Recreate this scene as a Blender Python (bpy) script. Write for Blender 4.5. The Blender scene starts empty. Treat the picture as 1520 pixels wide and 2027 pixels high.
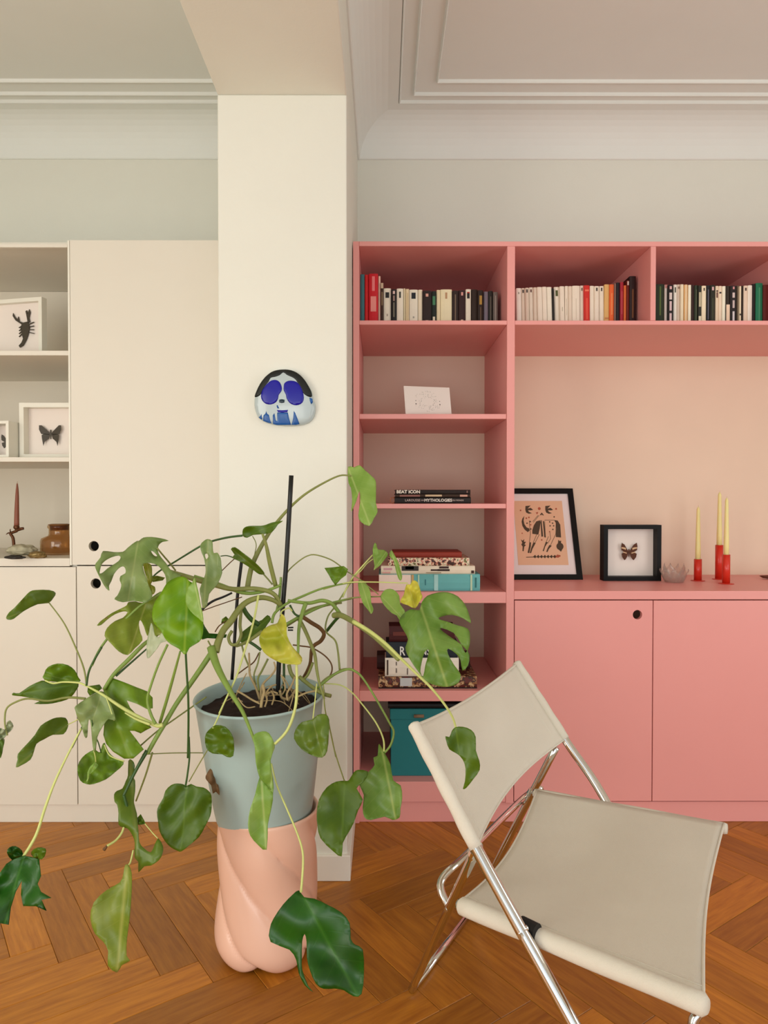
import bpy, bmesh, math, random
from mathutils import Vector, Matrix, noise
from mathutils.geometry import delaunay_2d_cdt
random.seed(7)
S = bpy.context.scene
COL = S.collection
# ---------------------------------------------------------------- camera
H = 1.14; F = 1400.0; CX, CY = 760.0, 1013.5
PIT = math.atan(23.5 / F); YAW = math.atan(3 / F)
cd = bpy.data.cameras.new('camera'); cam = bpy.data.objects.new('camera', cd); COL.objects.link(cam)
cd.sensor_fit = 'VERTICAL'; cd.sensor_height = 24.0; cd.lens = 24.0 * F / 2027.0
cd.clip_start = 0.02
cam.location = (0, 0, H); cam.rotation_euler = (math.pi / 2 - PIT, 0, -YAW)
S.camera = cam
# ---------------------------------------------------------------- world, lights, exposure
W = bpy.data.worlds.new('world'); S.world = W; W.use_nodes = True
bg = W.node_tree.nodes['Background']
bg.inputs[0].default_value = (0.86, 0.94, 1.0, 1); bg.inputs[1].default_value = 1.0
def area(name, loc, target, sx, sy, power, color):
    l = bpy.data.lights.new(name, 'AREA'); l.shape = 'RECTANGLE'; l.size = sx; l.size_y = sy
    l.energy = power; l.color = color
    o = bpy.data.objects.new(name, l); COL.objects.link(o); o.location = loc
    d = Vector(target) - Vector(loc); o.rotation_euler = d.to_track_quat('-Z', 'Y').to_euler()
    return o
area('window_light', (-2.15, 0.1, 1.2), (0.1, 2.7, 1.0), 1.3, 1.7, 29, (1.0, 0.97, 0.88))
area('second_window_light', (2.45, 0.9, 1.35), (-0.1, 2.3, 1.4), 1.1, 1.5, 15, (0.93, 0.97, 1.0))
area('far_window_light', (-0.3, -2.2, 0.85), (0.1, 2.6, 0.45), 2.4, 1.1, 27, (1.0, 0.98, 0.93))
S.view_settings.view_transform = 'Standard'; S.view_settings.look = 'None'
S.view_settings.gamma = 1.0; S.view_settings.use_curve_mapping = False
S.view_settings.exposure = 0.30
S.cycles.transparent_max_bounces = 32
# ---------------------------------------------------------------- helpers: rays
def ray(px, py):
    x, y, z = (px - CX) / F, 1.0, -(py - CY) / F
    c, s = math.cos(PIT), math.sin(PIT); y, z = y * c + z * s, -y * s + z * c
    c, s = math.cos(YAW), math.sin(YAW); x, y = x * c + y * s, -x * s + y * c
    return Vector((x, y, z))
EYE = Vector((0, 0, H))
def P(px, py, d): r = ray(px, py); return EYE + r * (d / r.y)
def PZ(px, py, z): r = ray(px, py); return EYE + r * ((z - H) / r.z)
def PX(px, py, x): r = ray(px, py); return EYE + r * (x / r.x)
def PL(px, py, p0, n): r = ray(px, py); return EYE + r * ((p0 - EYE).dot(n) / r.dot(n))
# ---------------------------------------------------------------- helpers: colour, materials
def lin(r, g, b):
    def f(c):
        c /= 255.0
        return c / 12.92 if c <= 0.04045 else ((c + 0.055) / 1.055) ** 2.4
    return (f(r), f(g), f(b), 1.0)
def mat(name, col, rough=0.6, metal=0.0, var=0.05, scale=6.0, bump=0.0, bscale=200.0, coat=0.0, spec=0.5, trans=0.0, ior=1.45, stretch=(1, 1, 1)):
    m = bpy.data.materials.new(name); m.use_nodes = True; nt = m.node_tree; N = nt.nodes; L = nt.links
    b = N['Principled BSDF']; b.inputs['Roughness'].default_value = rough; b.inputs['Metallic'].default_value = metal
    b.inputs['Coat Weight'].default_value = coat; b.inputs['Specular IOR Level'].default_value = spec
    b.inputs['Transmission Weight'].default_value = trans; b.inputs['IOR'].default_value = ior
    tc = N.new('ShaderNodeTexCoord'); mp = N.new('ShaderNodeMapping'); mp.inputs['Scale'].default_value = stretch
    L.new(tc.outputs['Object'], mp.inputs[0])
    n = N.new('ShaderNodeTexNoise'); n.inputs['Scale'].default_value = scale; n.inputs['Detail'].default_value = 4
    L.new(mp.outputs[0], n.inputs['Vector'])
    mx = N.new('ShaderNodeMix'); mx.data_type = 'RGBA'
    a = [max(0, c * (1 - var)) for c in col[:3]] + [1]; c2 = [min(1, c * (1 + var)) for c in col[:3]] + [1]
    mx.inputs[6].default_value = a; mx.inputs[7].default_value = c2
    L.new(n.outputs['Fac'], mx.inputs[0]); L.new(mx.outputs[2], b.inputs['Base Color'])
    if bump > 0:
        n2 = N.new('ShaderNodeTexNoise'); n2.inputs['Scale'].default_value = bscale; n2.inputs['Detail'].default_value = 3
        L.new(mp.outputs[0], n2.inputs['Vector'])
        bp = N.new('ShaderNodeBump'); bp.inputs['Strength'].default_value = bump; bp.inputs['Distance'].default_value = 0.002
        L.new(n2.outputs['Fac'], bp.inputs['Height']); L.new(bp.outputs[0], b.inputs['Normal'])
    return m
def leafmat(name, c1, c2, vein, trans=0.35, rough=0.35):
    m = bpy.data.materials.new(name); m.use_nodes = True; nt = m.node_tree; N = nt.nodes; L = nt.links
    b = N['Principled BSDF']; b.inputs['Roughness'].default_value = rough
    uv = N.new('ShaderNodeUVMap'); uv.uv_map = 'leaf'
    sp = N.new('ShaderNodeSeparateXYZ'); L.new(uv.outputs[0], sp.inputs[0])
    def math_(op, a, b_=None, clamp=False):
        k = N.new('ShaderNodeMath'); k.operation = op; k.use_clamp = clamp
        for i, v in enumerate((a, b_)):
            if v is None: continue
            if isinstance(v, (int, float)): k.inputs[i].default_value = v
            else: L.new(v, k.inputs[i])
        return k.outputs[0]
    av = math_('ABSOLUTE', sp.outputs[1])
    mid = math_('SUBTRACT', 1.0, math_('MULTIPLY', av, 38.0), True)
    ph = math_('SUBTRACT', math_('MULTIPLY', sp.outputs[0], 7.0), math_('MULTIPLY', av, 5.0))
    fr = math_('ABSOLUTE', math_('SUBTRACT', math_('FRACT', ph), 0.5))
    side = math_('MULTIPLY', math_('SUBTRACT', 1.0, math_('MULTIPLY', fr, 16.0), True), 0.2)
    vn = math_('MAXIMUM', mid, side)
    tc = N.new('ShaderNodeTexCoord'); n = N.new('ShaderNodeTexNoise'); n.inputs['Scale'].default_value = 14; n.inputs['Detail'].default_value = 3
    L.new(tc.outputs['Object'], n.inputs['Vector'])
    rp = N.new('ShaderNodeMapRange'); rp.inputs['From Min'].default_value = .35; rp.inputs['From Max'].default_value = .65; L.new(n.outputs['Fac'], rp.inputs[0])
    mx = N.new('ShaderNodeMix'); mx.data_type = 'RGBA'; mx.inputs[6].default_value = c1; mx.inputs[7].default_value = c2; L.new(rp.outputs[0], mx.inputs[0])
    m2 = N.new('ShaderNodeMix'); m2.data_type = 'RGBA'; m2.inputs[7].default_value = vein
    L.new(math_('MULTIPLY', vn, 0.6), m2.inputs[0]); L.new(mx.outputs[2], m2.inputs[6]); L.new(m2.outputs[2], b.inputs['Base Color'])
    bp = N.new('ShaderNodeBump'); bp.inputs['Strength'].default_value = 0.2; bp.inputs['Distance'].default_value = 0.002; bp.invert = True
    L.new(vn, bp.inputs['Height']); L.new(bp.outputs[0], b.inputs['Normal'])
    t = N.new('ShaderNodeBsdfTranslucent'); L.new(m2.outputs[2], t.inputs[0])
    ms = N.new('ShaderNodeMixShader'); ms.inputs[0].default_value = trans
    L.new(b.outputs[0], ms.inputs[1]); L.new(t.outputs[0], ms.inputs[2]); L.new(ms.outputs[0], N['Material Output'].inputs[0])
    return m
def glassmat(name, col, rough=0.03, milk=0.0):
    """thin blown glass: tinted see-through sheet with a clear reflection"""
    m = bpy.data.materials.new(name); m.use_nodes = True; nt = m.node_tree; N = nt.nodes; L = nt.links
    N.remove(N['Principled BSDF'])
    n = N.new('ShaderNodeTexNoise'); n.inputs['Scale'].default_value = 30
    bp = N.new('ShaderNodeBump'); bp.inputs['Strength'].default_value = 0.1; L.new(n.outputs['Fac'], bp.inputs['Height'])
    t = N.new('ShaderNodeBsdfTransparent'); t.inputs[0].default_value = col
    g = N.new('ShaderNodeBsdfGlossy'); g.inputs['Roughness'].default_value = rough; L.new(bp.outputs[0], g.inputs['Normal'])
    lw = N.new('ShaderNodeLayerWeight'); lw.inputs['Blend'].default_value = 0.3; L.new(bp.outputs[0], lw.inputs['Normal'])
    pw = N.new('ShaderNodeMath'); pw.operation = 'POWER'; pw.inputs[1].default_value = 2.2; L.new(lw.outputs['Facing'], pw.inputs[0])
    f = N.new('ShaderNodeMath'); f.operation = 'MULTIPLY_ADD'; f.inputs[1].default_value = 0.75; f.inputs[2].default_value = 0.05; L.new(pw.outputs[0], f.inputs[0])
    if milk > 0:
        tl = N.new('ShaderNodeBsdfTranslucent'); tl.inputs[0].default_value = (0.95, 0.92, 0.9, 1); mk_ = N.new('ShaderNodeMixShader'); mk_.inputs[0].default_value = milk
        L.new(t.outputs[0], mk_.inputs[1]); L.new(tl.outputs[0], mk_.inputs[2]); t = mk_
    x = N.new('ShaderNodeMixShader'); L.new(f.outputs[0], x.inputs[0]); L.new(t.outputs[0], x.inputs[1]); L.new(g.outputs[0], x.inputs[2])
    L.new(x.outputs[0], N['Material Output'].inputs[0]); return m
M = {}
M['wall'] = mat('warm white wall paint', lin(230, 229, 217), 0.65, var=0.02, bump=0.15, bscale=120)
M['ceil'] = mat('ceiling paint', lin(236, 238, 232), 0.8, var=0.02)
M['cream'] = mat('cream lacquer', lin(230, 223, 209), 0.45, var=0.015)
M['creamin'] = mat('cream shelf interior', lin(228, 218, 200), 0.5, var=0.02)
M['pink'] = mat('pink lacquer', lin(236, 160, 154), 0.42, var=0.02, scale=3)
M['niche'] = mat('niche wall paint', lin(236, 210, 186), 0.6, var=0.03)
M['white'] = mat('white gloss trim', lin(242, 238, 226), 0.4, var=0.01)
M['gap'] = mat('floor joint filler', lin(66, 32, 8), 0.8)
M['chrome'] = mat('chrome tube', (0.74, 0.73, 0.70, 1), 0.07, metal=1.0, var=0.03)
M['canvas'] = mat('off white canvas', lin(222, 214, 198), 0.9, var=0.05, scale=9, bump=0.5, bscale=900, spec=0.1)
M['black'] = mat('black plastic', lin(16, 18, 16), 0.4)
M['blackf'] = mat('black frame lacquer', lin(10, 9, 8), 0.5, spec=0.25)
M['whitef'] = mat('white frame lacquer', lin(238, 234, 220), 0.4)
M['paper'] = mat('white paper', lin(240, 228, 218), 0.8, var=0.02)
M['pot'] = mat('sage painted metal', lin(170, 192, 188), 0.42, var=0.05, scale=8)
M['stand'] = mat('blush plastic', lin(244, 196, 172), 0.34, var=0.015, coat=0.3)
M['soil'] = mat('potting soil', lin(38, 20, 12), 0.95, var=0.6, scale=60, bump=1.0, bscale=80)
M['stemg'] = mat('green stem', lin(124, 150, 66), 0.45, var=0.25, scale=30)
M['stemd'] = mat('dark green stem', lin(50, 84, 28), 0.4, var=0.3, scale=30)
M['stemp'] = mat('pale yellow green stem', lin(200, 208, 124), 0.45, var=0.15, scale=30)
M['stemo'] = mat('olive stem', lin(132, 138, 72), 0.5, var=0.3, scale=30)
M['stemb'] = mat('brown woody stem', lin(104, 72, 36), 0.7, var=0.35, scale=40)
M['root'] = mat('pale aerial root', lin(176, 152, 108), 0.7, var=0.3, scale=40)
M['glass'] = glassmat('clear glass', (0.99, 0.98, 0.97, 1), 0.08, 0.16)
M['amber'] = glassmat('amber glass', lin(238, 218, 190), 0.02)
def flat(name, c, rough=0.6, **k): return mat(name, lin(*c), rough, **k)
# wood: one material, colour varies by object
def woodmat():
    m = bpy.data.materials.new('oak parquet'); m.use_nodes = True; nt = m.node_tree; N = nt.nodes; L = nt.links
    b = N['Principled BSDF']; b.inputs['Roughness'].default_value = 0.36; b.inputs['Specular IOR Level'].default_value = 0.4
    tc = N.new('ShaderNodeTexCoord'); oi = N.new('ShaderNodeObjectInfo')
    ad = N.new('ShaderNodeVectorMath'); ad.operation = 'ADD'
    sc = N.new('ShaderNodeVectorMath'); sc.operation = 'SCALE'; sc.inputs[3].default_value = 9.0
    cb = N.new('ShaderNodeCombineXYZ'); L.new(oi.outputs['Random'], cb.inputs[0]); L.new(oi.outputs['Random'], cb.inputs[1])
    L.new(cb.outputs[0], sc.inputs[0]); L.new(tc.outputs['Object'], ad.inputs[0]); L.new(sc.outputs[0], ad.inputs[1])
    mp = N.new('ShaderNodeMapping'); mp.inputs['Scale'].default_value = (1.0, 10, 8); L.new(ad.outputs[0], mp.inputs[0])
    n = N.new('ShaderNodeTexNoise'); n.inputs['Scale'].default_value = 7; n.inputs['Detail'].default_value = 8; n.inputs['Roughness'].default_value = .6
    L.new(mp.outputs[0], n.inputs['Vector'])
    cr = N.new('ShaderNodeValToRGB'); cr.color_ramp.elements[0].position = 0.3; cr.color_ramp.elements[0].color = lin(160, 94, 22)
    cr.color_ramp.elements[1].position = 0.72; cr.color_ramp.elements[1].color = lin(200, 130, 38)
    L.new(n.outputs['Fac'], cr.inputs[0])
    hs = N.new('ShaderNodeHueSaturation'); mr = N.new('ShaderNodeMapRange'); mr.inputs['To Min'].default_value = 0.66; mr.inputs['To Max'].default_value = 1.16
    L.new(oi.outputs['Random'], mr.inputs[0]); L.new(mr.outputs[0], hs.inputs['Value']); L.new(cr.outputs[0], hs.inputs['Color'])
    L.new(hs.outputs[0], b.inputs['Base Color'])
    bp = N.new('ShaderNodeBump'); bp.inputs['Strength'].default_value = 0.12; bp.inputs['Distance'].default_value = 0.001
    L.new(n.outputs['Fac'], bp.inputs['Height']); L.new(bp.outputs[0], b.inputs['Normal'])
    return m
M['wood'] = woodmat()
# ---------------------------------------------------------------- helpers: objects
def put(name, me, m=None, parent=None, smooth=False, loc=None):
    o = bpy.data.objects.new(name, me); COL.objects.link(o)
    if m is not None and not me.materials: me.materials.append(m)
    if smooth:
        for p in me.polygons: p.use_smooth = True
    if loc is not None: o.location = loc
    if parent is not None:
        o.parent = parent
        o.matrix_parent_inverse = Matrix.Translation(parent.location).inverted() if parent.parent is None else Matrix.Translation(parent.location).inverted()
    return o
def tag(o, label=None, cat=None, group=None, kind=None):
    if label: o['label'] = label
    if cat: o['category'] = cat
    if group: o['group'] = group
    if kind: o['kind'] = kind
    return o
def thing(name, loc, label, cat, group=None):
    o = bpy.data.objects.new(name, None); COL.objects.link(o); o.location = loc; o.empty_display_size = 0.05
    return tag(o, label, cat, group)
def mesh(vs, fs, name='m'):
    me = bpy.data.meshes.new(name); me.from_pydata([tuple(v) for v in vs], [], fs); me.update(); return me
def bm2me(bm, name='m'):
    bmesh.ops.recalc_face_normals(bm, faces=bm.faces); me = bpy.data.meshes.new(name); bm.to_mesh(me); bm.free(); return me
def bbox(bm, x0, x1, y0, y1, z0, z1, bev=0.0, mtx=None, seg=2):
    r = bmesh.ops.create_cube(bm, size=1.0); vs = r['verts']
    for v in vs:
        v.co = Vector(((x0 + x1) / 2 + v.co.x * (x1 - x0), (y0 + y1) / 2 + v.co.y * (y1 - y0), (z0 + z1) / 2 + v.co.z * (z1 - z0)))
    if bev > 0:
        es = list({e for v in vs for e in v.link_edges})
        r2 = bmesh.ops.bevel(bm, geom=es, offset=bev, segments=seg, affect='EDGES', profile=0.5)
        vs = list({v for f in r2['faces'] for v in f.verts} | {v for v in vs if v.is_valid})
    if mtx is not None:
        for v in vs: v.co = mtx @ v.co
    return vs
def box(name, x0, x1, y0, y1, z0, z1, m, parent=None, bev=0.0015, mtx=None):
    bm = bmesh.new(); bbox(bm, x0, x1, y0, y1, z0, z1, bev, mtx); return put(name, bm2me(bm), m, parent)
def frame_axis(t):
    t = t.normalized(); a = Vector((0, 0, 1)) if abs(t.z) < 0.9 else Vector((1, 0, 0))
    u = t.cross(a).normalized(); return u, t.cross(u).normalized()
def cat_rom(pts, n, closed=False):
    out = []; m = len(pts); rng = m if closed else m - 1
    for i in range(rng):
        if closed: p0, p1, p2, p3 = pts[(i - 1) % m], pts[i], pts[(i + 1) % m], pts[(i + 2) % m]
        else: p0, p1, p2, p3 = pts[max(i - 1, 0)], pts[i], pts[i + 1], pts[min(i + 2, m - 1)]
        for k in range(n):
            t = k / n; t2, t3 = t * t, t * t * t
            out.append([0.5 * (2 * b + (c - a) * t + (2 * a - 5 * b + 4 * c - d) * t2 + (3 * b - a - 3 * c + d) * t3) for a, b, c, d in zip(p0, p1, p2, p3)])
    if not closed: out.append(list(pts[-1]))
    return out
def tube_into(bm, pts, radii, seg=8, cap=True):
    rings = []; n = len(pts); u = None
    for i, p in enumerate(pts):
        t = (pts[min(i + 1, n - 1)] - pts[max(i - 1, 0)])
        if t.length < 1e-9: t = Vector((0, 0, 1))
        t.normalize()
        if u is None: u, _ = frame_axis(t)
        u = (u - t * u.dot(t)).normalized(); v = t.cross(u)
        r = radii[i] if isinstance(radii, (list, tuple)) else radii
        rings.append([bm.verts.new(p + (u * math.cos(2 * math.pi * k / seg) + v * math.sin(2 * math.pi * k / seg)) * r) for k in range(seg)])
    for a, b in zip(rings, rings[1:]):
        for k in range(seg): bm.faces.new((a[k], a[(k + 1) % seg], b[(k + 1) % seg], b[k]))
    if cap: bm.faces.new(rings[0][::-1]); bm.faces.new(rings[-1])
def tube(name, pts, r, m, parent=None, seg=10, sub=6):
    if sub > 1:
        rr = r if isinstance(r, (list, tuple)) else [r] * len(pts)
        q = cat_rom([list(p) + [x] for p, x in zip(pts, rr)], sub); pts = [Vector(a[:3]) for a in q]; r = [a[3] for a in q]
    bm = bmesh.new(); tube_into(bm, pts, r, seg); return put(name, bm2me(bm), m, parent, smooth=True)
def lathe(name, prof, m, parent, cx, cy, z0=0.0, seg=40, smooth=True, cap=True):
    bm = bmesh.new(); rings = []
    for r, z in prof:
        rings.append([bm.verts.new((cx + r * math.cos(2 * math.pi * k / seg), cy + r * math.sin(2 * math.pi * k / seg), z0 + z)) for k in range(seg)])
    for a, b in zip(rings, rings[1:]):
        for k in range(seg): bm.faces.new((a[k], a[(k + 1) % seg], b[(k + 1) % seg], b[k]))
    if cap:
        if prof[0][0] > 1e-5: bm.faces.new(rings[0][::-1])
        if prof[-1][0] > 1e-5: bm.faces.new(rings[-1])
    bmesh.ops.remove_doubles(bm, verts=bm.verts, dist=1e-6)
    o = put(name, bm2me(bm), m, parent, smooth=smooth); return o
def inside(p, poly):
    x, y = p[0], p[1]; c = False; j = len(poly) - 1
    for i in range(len(poly)):
        xi, yi = poly[i][0], poly[i][1]; xj, yj = poly[j][0], poly[j][1]
        if (yi > y) != (yj > y) and x < (xj - xi) * (y - yi) / (yj - yi) + xi: c = not c
        j = i
    return c
def tri(outer, holes=(), extra=()):
    vs = []; es = []
    for loop in [outer] + list(holes):
        k = len(vs); n = len(loop); vs += [Vector((p[0], p[1])) for p in loop]
        es += [(k + i, k + (i + 1) % n) for i in range(n)]
    vs += [Vector((p[0], p[1])) for p in extra]
    V, E_, Fc, *_ = delaunay_2d_cdt(vs, es, [], 0, 1e-6)
    fs = []
    for f in Fc:
        c = sum((V[i] for i in f), Vector((0, 0))) / len(f)
        if inside(c, outer) and not any(inside(c, h) for h in holes): fs.append(list(f))
    return [tuple(v) for v in V], fs
def slab(name, outer, holes, y0, y1, m, parent=None, mtx=None):
    """polygon in x,z with holes, thick from y0 to y1"""
    V, fs = tri(outer, holes); n = len(V)
    bm = bmesh.new(); a = [bm.verts.new((v[0], y0, v[1])) for v in V]; b = [bm.verts.new((v[0], y1, v[1])) for v in V]
    cnt = {}
    for f in fs:
        bm.faces.new([a[i] for i in f]); bm.faces.new([b[i] for i in reversed(f)])
        for i in range(len(f)):
            e = (f[i], f[(i + 1) % len(f)]); cnt[e] = cnt.get(e, 0) + 1
    for (i, j) in list(cnt):
        if (j, i) not in cnt: bm.faces.new((a[j], a[i], b[i], b[j]))
    if mtx is not None: bmesh.ops.transform(bm, matrix=mtx, verts=bm.verts)
    return put(name, bm2me(bm), m, parent)
def circ(x, z, r, n=24): return [(x + r * math.cos(2 * math.pi * k / n), z + r * math.sin(2 * math.pi * k / n)) for k in range(n)]
def text_mesh(body, size, m, parent, mtx, name='lettering', depth=0.0004, align='CENTER', sx=1.0, bold=0.0):
    c = bpy.data.curves.new('t', 'FONT'); c.body = body; c.size = size; c.align_x = align; c.align_y = 'CENTER'; c.extrude = depth; c.offset = bold; c.resolution_u = 2
    o = bpy.data.objects.new('t', c); COL.objects.link(o)
    bpy.context.view_layer.update()
    me = bpy.data.meshes.new_from_object(o.evaluated_get(bpy.context.evaluated_depsgraph_get()))
    bpy.data.objects.remove(o); me.materials.clear()
    me.transform(mtx @ Matrix.Diagonal((sx, 1, 1, 1)))
    return put(name, me, m, parent)
UP = Matrix.Rotation(math.pi / 2, 4, 'X')     # text lying in xy stands up in xz, read from -y
# ================================================================ THE ROOM
DF = PZ(760, 1630, 0).y                 # plane of the cupboard fronts
K = 0.818
DB = DF / K                             # plane of the wall behind
DPIL = PZ(700, 1745, 0).y + 0.012       # front of the pillar
def fx(px): return P(px, 1000, DF).x
def fz(py): return P(760, py, DF).z
XL, XR = -2.3, 2.6
ZC = 2.735
# floor
fl = tag(box('floor', XL, XR, -2.6, DB + 0.1, -0.06, -0.008, M['gap'], bev=0), kind='structure')
Lp, Wp = 0.475, 0.095; ang = math.radians(-55); nn = 5
R2 = Matrix.Rotation(ang, 2); org = Vector((-0.40, 1.655))
bm = bmesh.new(); bbox(bm, -Lp / 2 + .0004, Lp / 2 - .0004, -Wp / 2 + .0004, Wp / 2 - .0004, -0.008, 0, 0.0011, seg=1); plank_me = bm2me(bm, 'plank'); plank_me.materials.append(M['wood'])
cnt = 0; far = []
for a in range(-40, 41):
    for b in range(-6, 7):
        ox, oy = a + b * nn, a - b * nn
        for vert in (0, 1):
            if not vert: c = Vector((ox + nn / 2, oy + .5)); rot = ang
            else: c = Vector((ox + nn + .5, oy + 1 - nn / 2)); rot = ang + math.pi / 2
            w = org + R2 @ ((c - Vector((nn, 0))) * Wp)
            if w.x < -1.5 or w.x > 1.75 or w.y > DF + 0.25 or w.y < 0.35:
                if XL + .12 < w.x < XR - .12 and -2.3 < w.y < DF + 0.2: far.append((w.copy(), rot))
                continue
            o = bpy.data.objects.new('plank', plank_me); COL.objects.link(o); o.parent = fl
            o.location = (w.x, w.y, random.uniform(-0.0004, 0.0)); o.rotation_euler = (0, 0, rot + (math.pi if random.random() < .5 else 0)); cnt += 1
bm = bmesh.new()
for w, rot in far: bbox(bm, -Lp / 2 + .0004, Lp / 2 - .0004, -Wp / 2 + .0004, Wp / 2 - .0004, -0.008, 0, 0, mtx=Matrix.Translation((w.x, w.y, 0)) @ Matrix.Rotation(rot, 4, 'Z'))
tag(put('outlying_planks', bm2me(bm), M['wood'], fl), kind='stuff')
print('planks', cnt, 'far', len(far))
# walls
XPL = P(432, 700, DPIL).x; XPR = P(686.5, 640, DPIL).x
ZB = P(600, 187, DPIL).z
tag(box('wall_back', XL, XR, DB, DB + 0.12, -0.05, ZC + 0.1, M['wall'], bev=0), kind='structure')
tag(box('wall_left', XL - 0.1, XL, -2.6, DB + 0.1, -0.05, ZC + 0.1, M['wall'], bev=0), kind='structure')
tag(box('wall_right', XR, XR + 0.1, -2.6, DB + 0.1, -0.05, ZC + 0.1, M['wall'], bev=0), kind='structure')
# ceiling with plaster mouldings
ce = tag(box('ceiling', XL, XR, -2.6, DB + 0.1, ZC, ZC + 0.1, M['ceil'], bev=0), kind='structure')
pil = tag(box('wall_pillar', XPL, XPR, DPIL, DB + 0.02, -0.05, ZB, M['wall'], bev=0.004), kind='structure')
beam = tag(box('wall_beam', XPL, XPR, -2.6, DB + 0.02, ZB, ZC + 0.02, M['wall'], bev=0.004), kind='structure')
def run(name, prof, corner, xa, ya_end, m):
    """profile (d,z) swept along the back wall then along the beam side (mitred): d = distance from the wall"""
    pass
zcv = P(1100, 317, DB).z
cove = [(0.0, zcv), (0.006, zcv), (0.010, zcv + .004)]
pc = ZC - zcv - 0.012
for k in range(1, 9):
    a = math.pi / 2 * k / 9; cove.append((0.012 + pc * (1 - math.cos(a)), zcv + 0.004 + pc * math.sin(a)))
cove += [(pc + 0.02, ZC - 0.010), (pc + 0.03, ZC - 0.010), (pc + 0.03, ZC + .002), (0, ZC + 0.002)]
def bead(d, w=0.010, h=0.012): return [(d, ZC + .002), (d + .002, ZC - h * .7), (d + w * .5, ZC - h), (d + w - .002, ZC - h * .7), (d + w, ZC + .002)]
def sweep(name, prof, side, parent):
    """side +1: room right of the beam, -1: left"""
    bm = bmesh.new(); rows = []
    xw = XPR if side > 0 else XPL; xe = XR if side > 0 else XL
    for (d, z) in prof:
        if side > 0: rows.append([bm.verts.new((xw + side * d, -2.6, z)), bm.verts.new((xw + side * d, DB - d, z)), bm.verts.new((xe, DB - d, z))])
        else: rows.append([bm.verts.new((xw + .001, DB - d, z)), bm.verts.new((xe, DB - d, z))])
    n = len(rows)
    for i in range(n):
        a, b = rows[i], rows[(i + 1) % n]
        for k in range(len(a) - 1): bm.faces.new((a[k], a[k + 1], b[k + 1], b[k]))
    o = put(name, bm2me(bm), M['ceil'], parent)
    return o
for s in (1, -1):
    sweep('cove', cove, s, ce)
    for d in (pc + 0.03, pc + 0.085, pc + 0.17): sweep('ceiling_moulding', bead(d), s, ce)
# pillar skirting
tag(box('baseboard_pillar', XPL + 0.001, XPR + 0.010, DPIL - 0.012, DPIL + 0.006, 0, 0.078, M['white'], bev=0.003), kind='structure')
tag(box('baseboard_pillar_side', XPR - 0.004, XPR + 0.010, DPIL + 0.0065, DF - 0.002, 0, 0.078, M['white'], bev=0.003), kind='structure')

# ================================================================ PINK SHELVING
g = thing('shelving_unit', (0.6, DF + 0.2, 0), 'tall pink built-in shelving with cupboard doors on the right of the pillar', 'shelving')
PK = M['pink']; YB = DB - 0.004
xa, xb = XPR + 0.003, fx(711); xc0, xc1 = fx(1002.5), fx(1018); xe = 2.1
zt1, zt0 = fz(477.5), fz(487)
box('side_panel', xa, xb, DF, YB, 0.0, zt1, PK, g)
box('top_panel', xb + .0002, xe, DF, YB, zt0, zt1, PK, g)
box('divider_panel', xc0, xc1, DF, YB, fz(1590), zt0 - .0002, PK, g)
zs = fz(634), fz(642.5)
box('shelf', xb + .0002, xc0 - .0002, DF + .001, YB, zs[1], zs[0], PK, g)
box('shelf', xc1 + .0002, xe, DF + .001, YB, zs[1], zs[0], PK, g)
box('divider_panel', fx(1285), fx(1295.5), DF + .0005, YB, zs[0] + .0002, zt0 - .0002, PK, g)
xr2 = fx(1545); box('divider_panel', fx(1560), fx(1571), DF + .0005, YB, zs[0] + .0002, zt0 - .0002, PK, g)
for a, b in ((819, 829), (997, 1006.5), (1368, 1389)):
    box('shelf', xb + .0002, xc0 - .0002, DF + 0.004, YB, fz(b), fz(a), PK, g)
ZCT = fz(1170)
box('shelf', xb + .0002, xc0 - .0002, DF + .001, YB, fz(1194), fz(1172), PK, g)
box('counter', xc1 + .0002, xe, DF - .0, YB, fz(1187), ZCT, PK, g)
zbot = fz(1548)
box('bottom_board', xb + .0002, xc0 - .0002, DF + .002, YB, fz(1588), zbot, PK, g)
box('plinth', xa, xe, DF + 0.012, DF + 0.03, 0.0, fz(1590), PK, g)
box('back_panel', xb + .0002, xc0 - .0002, YB - 0.006, YB, zbot, zs[1] - .0002, M['niche'], g, bev=0)
box('back_panel', xc1 + .0002, xe, YB - 0.006, YB, ZCT, zs[1] - .0002, M['niche'], g, bev=0)
box('back_panel', xb + .0002, xe, YB - 0.006, YB, zs[0] + .0002, zt0 - .0002, PK, g, bev=0)
def door(x0, x1, z0, z1, m, parent, hole=None, r=0.018):
    o = [(x0, z0), (x1, z0), (x1, z1), (x0, z1)]
    return slab('door', o, [circ(hole[0], hole[1], r)] if hole else [], DF - 0.0, DF + 0.019, m, parent)
zd1, zd0 = fz(1189), fz(1586)
door(fx(1019.5), fx(1293), zd0, zd1, PK, g, (fx(1263), fz(1217)), 0.0165)
door(fx(1295), fx(1570), zd0, zd1, PK, g)
door(fx(1572), xe, zd0, zd1, PK, g)
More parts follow.
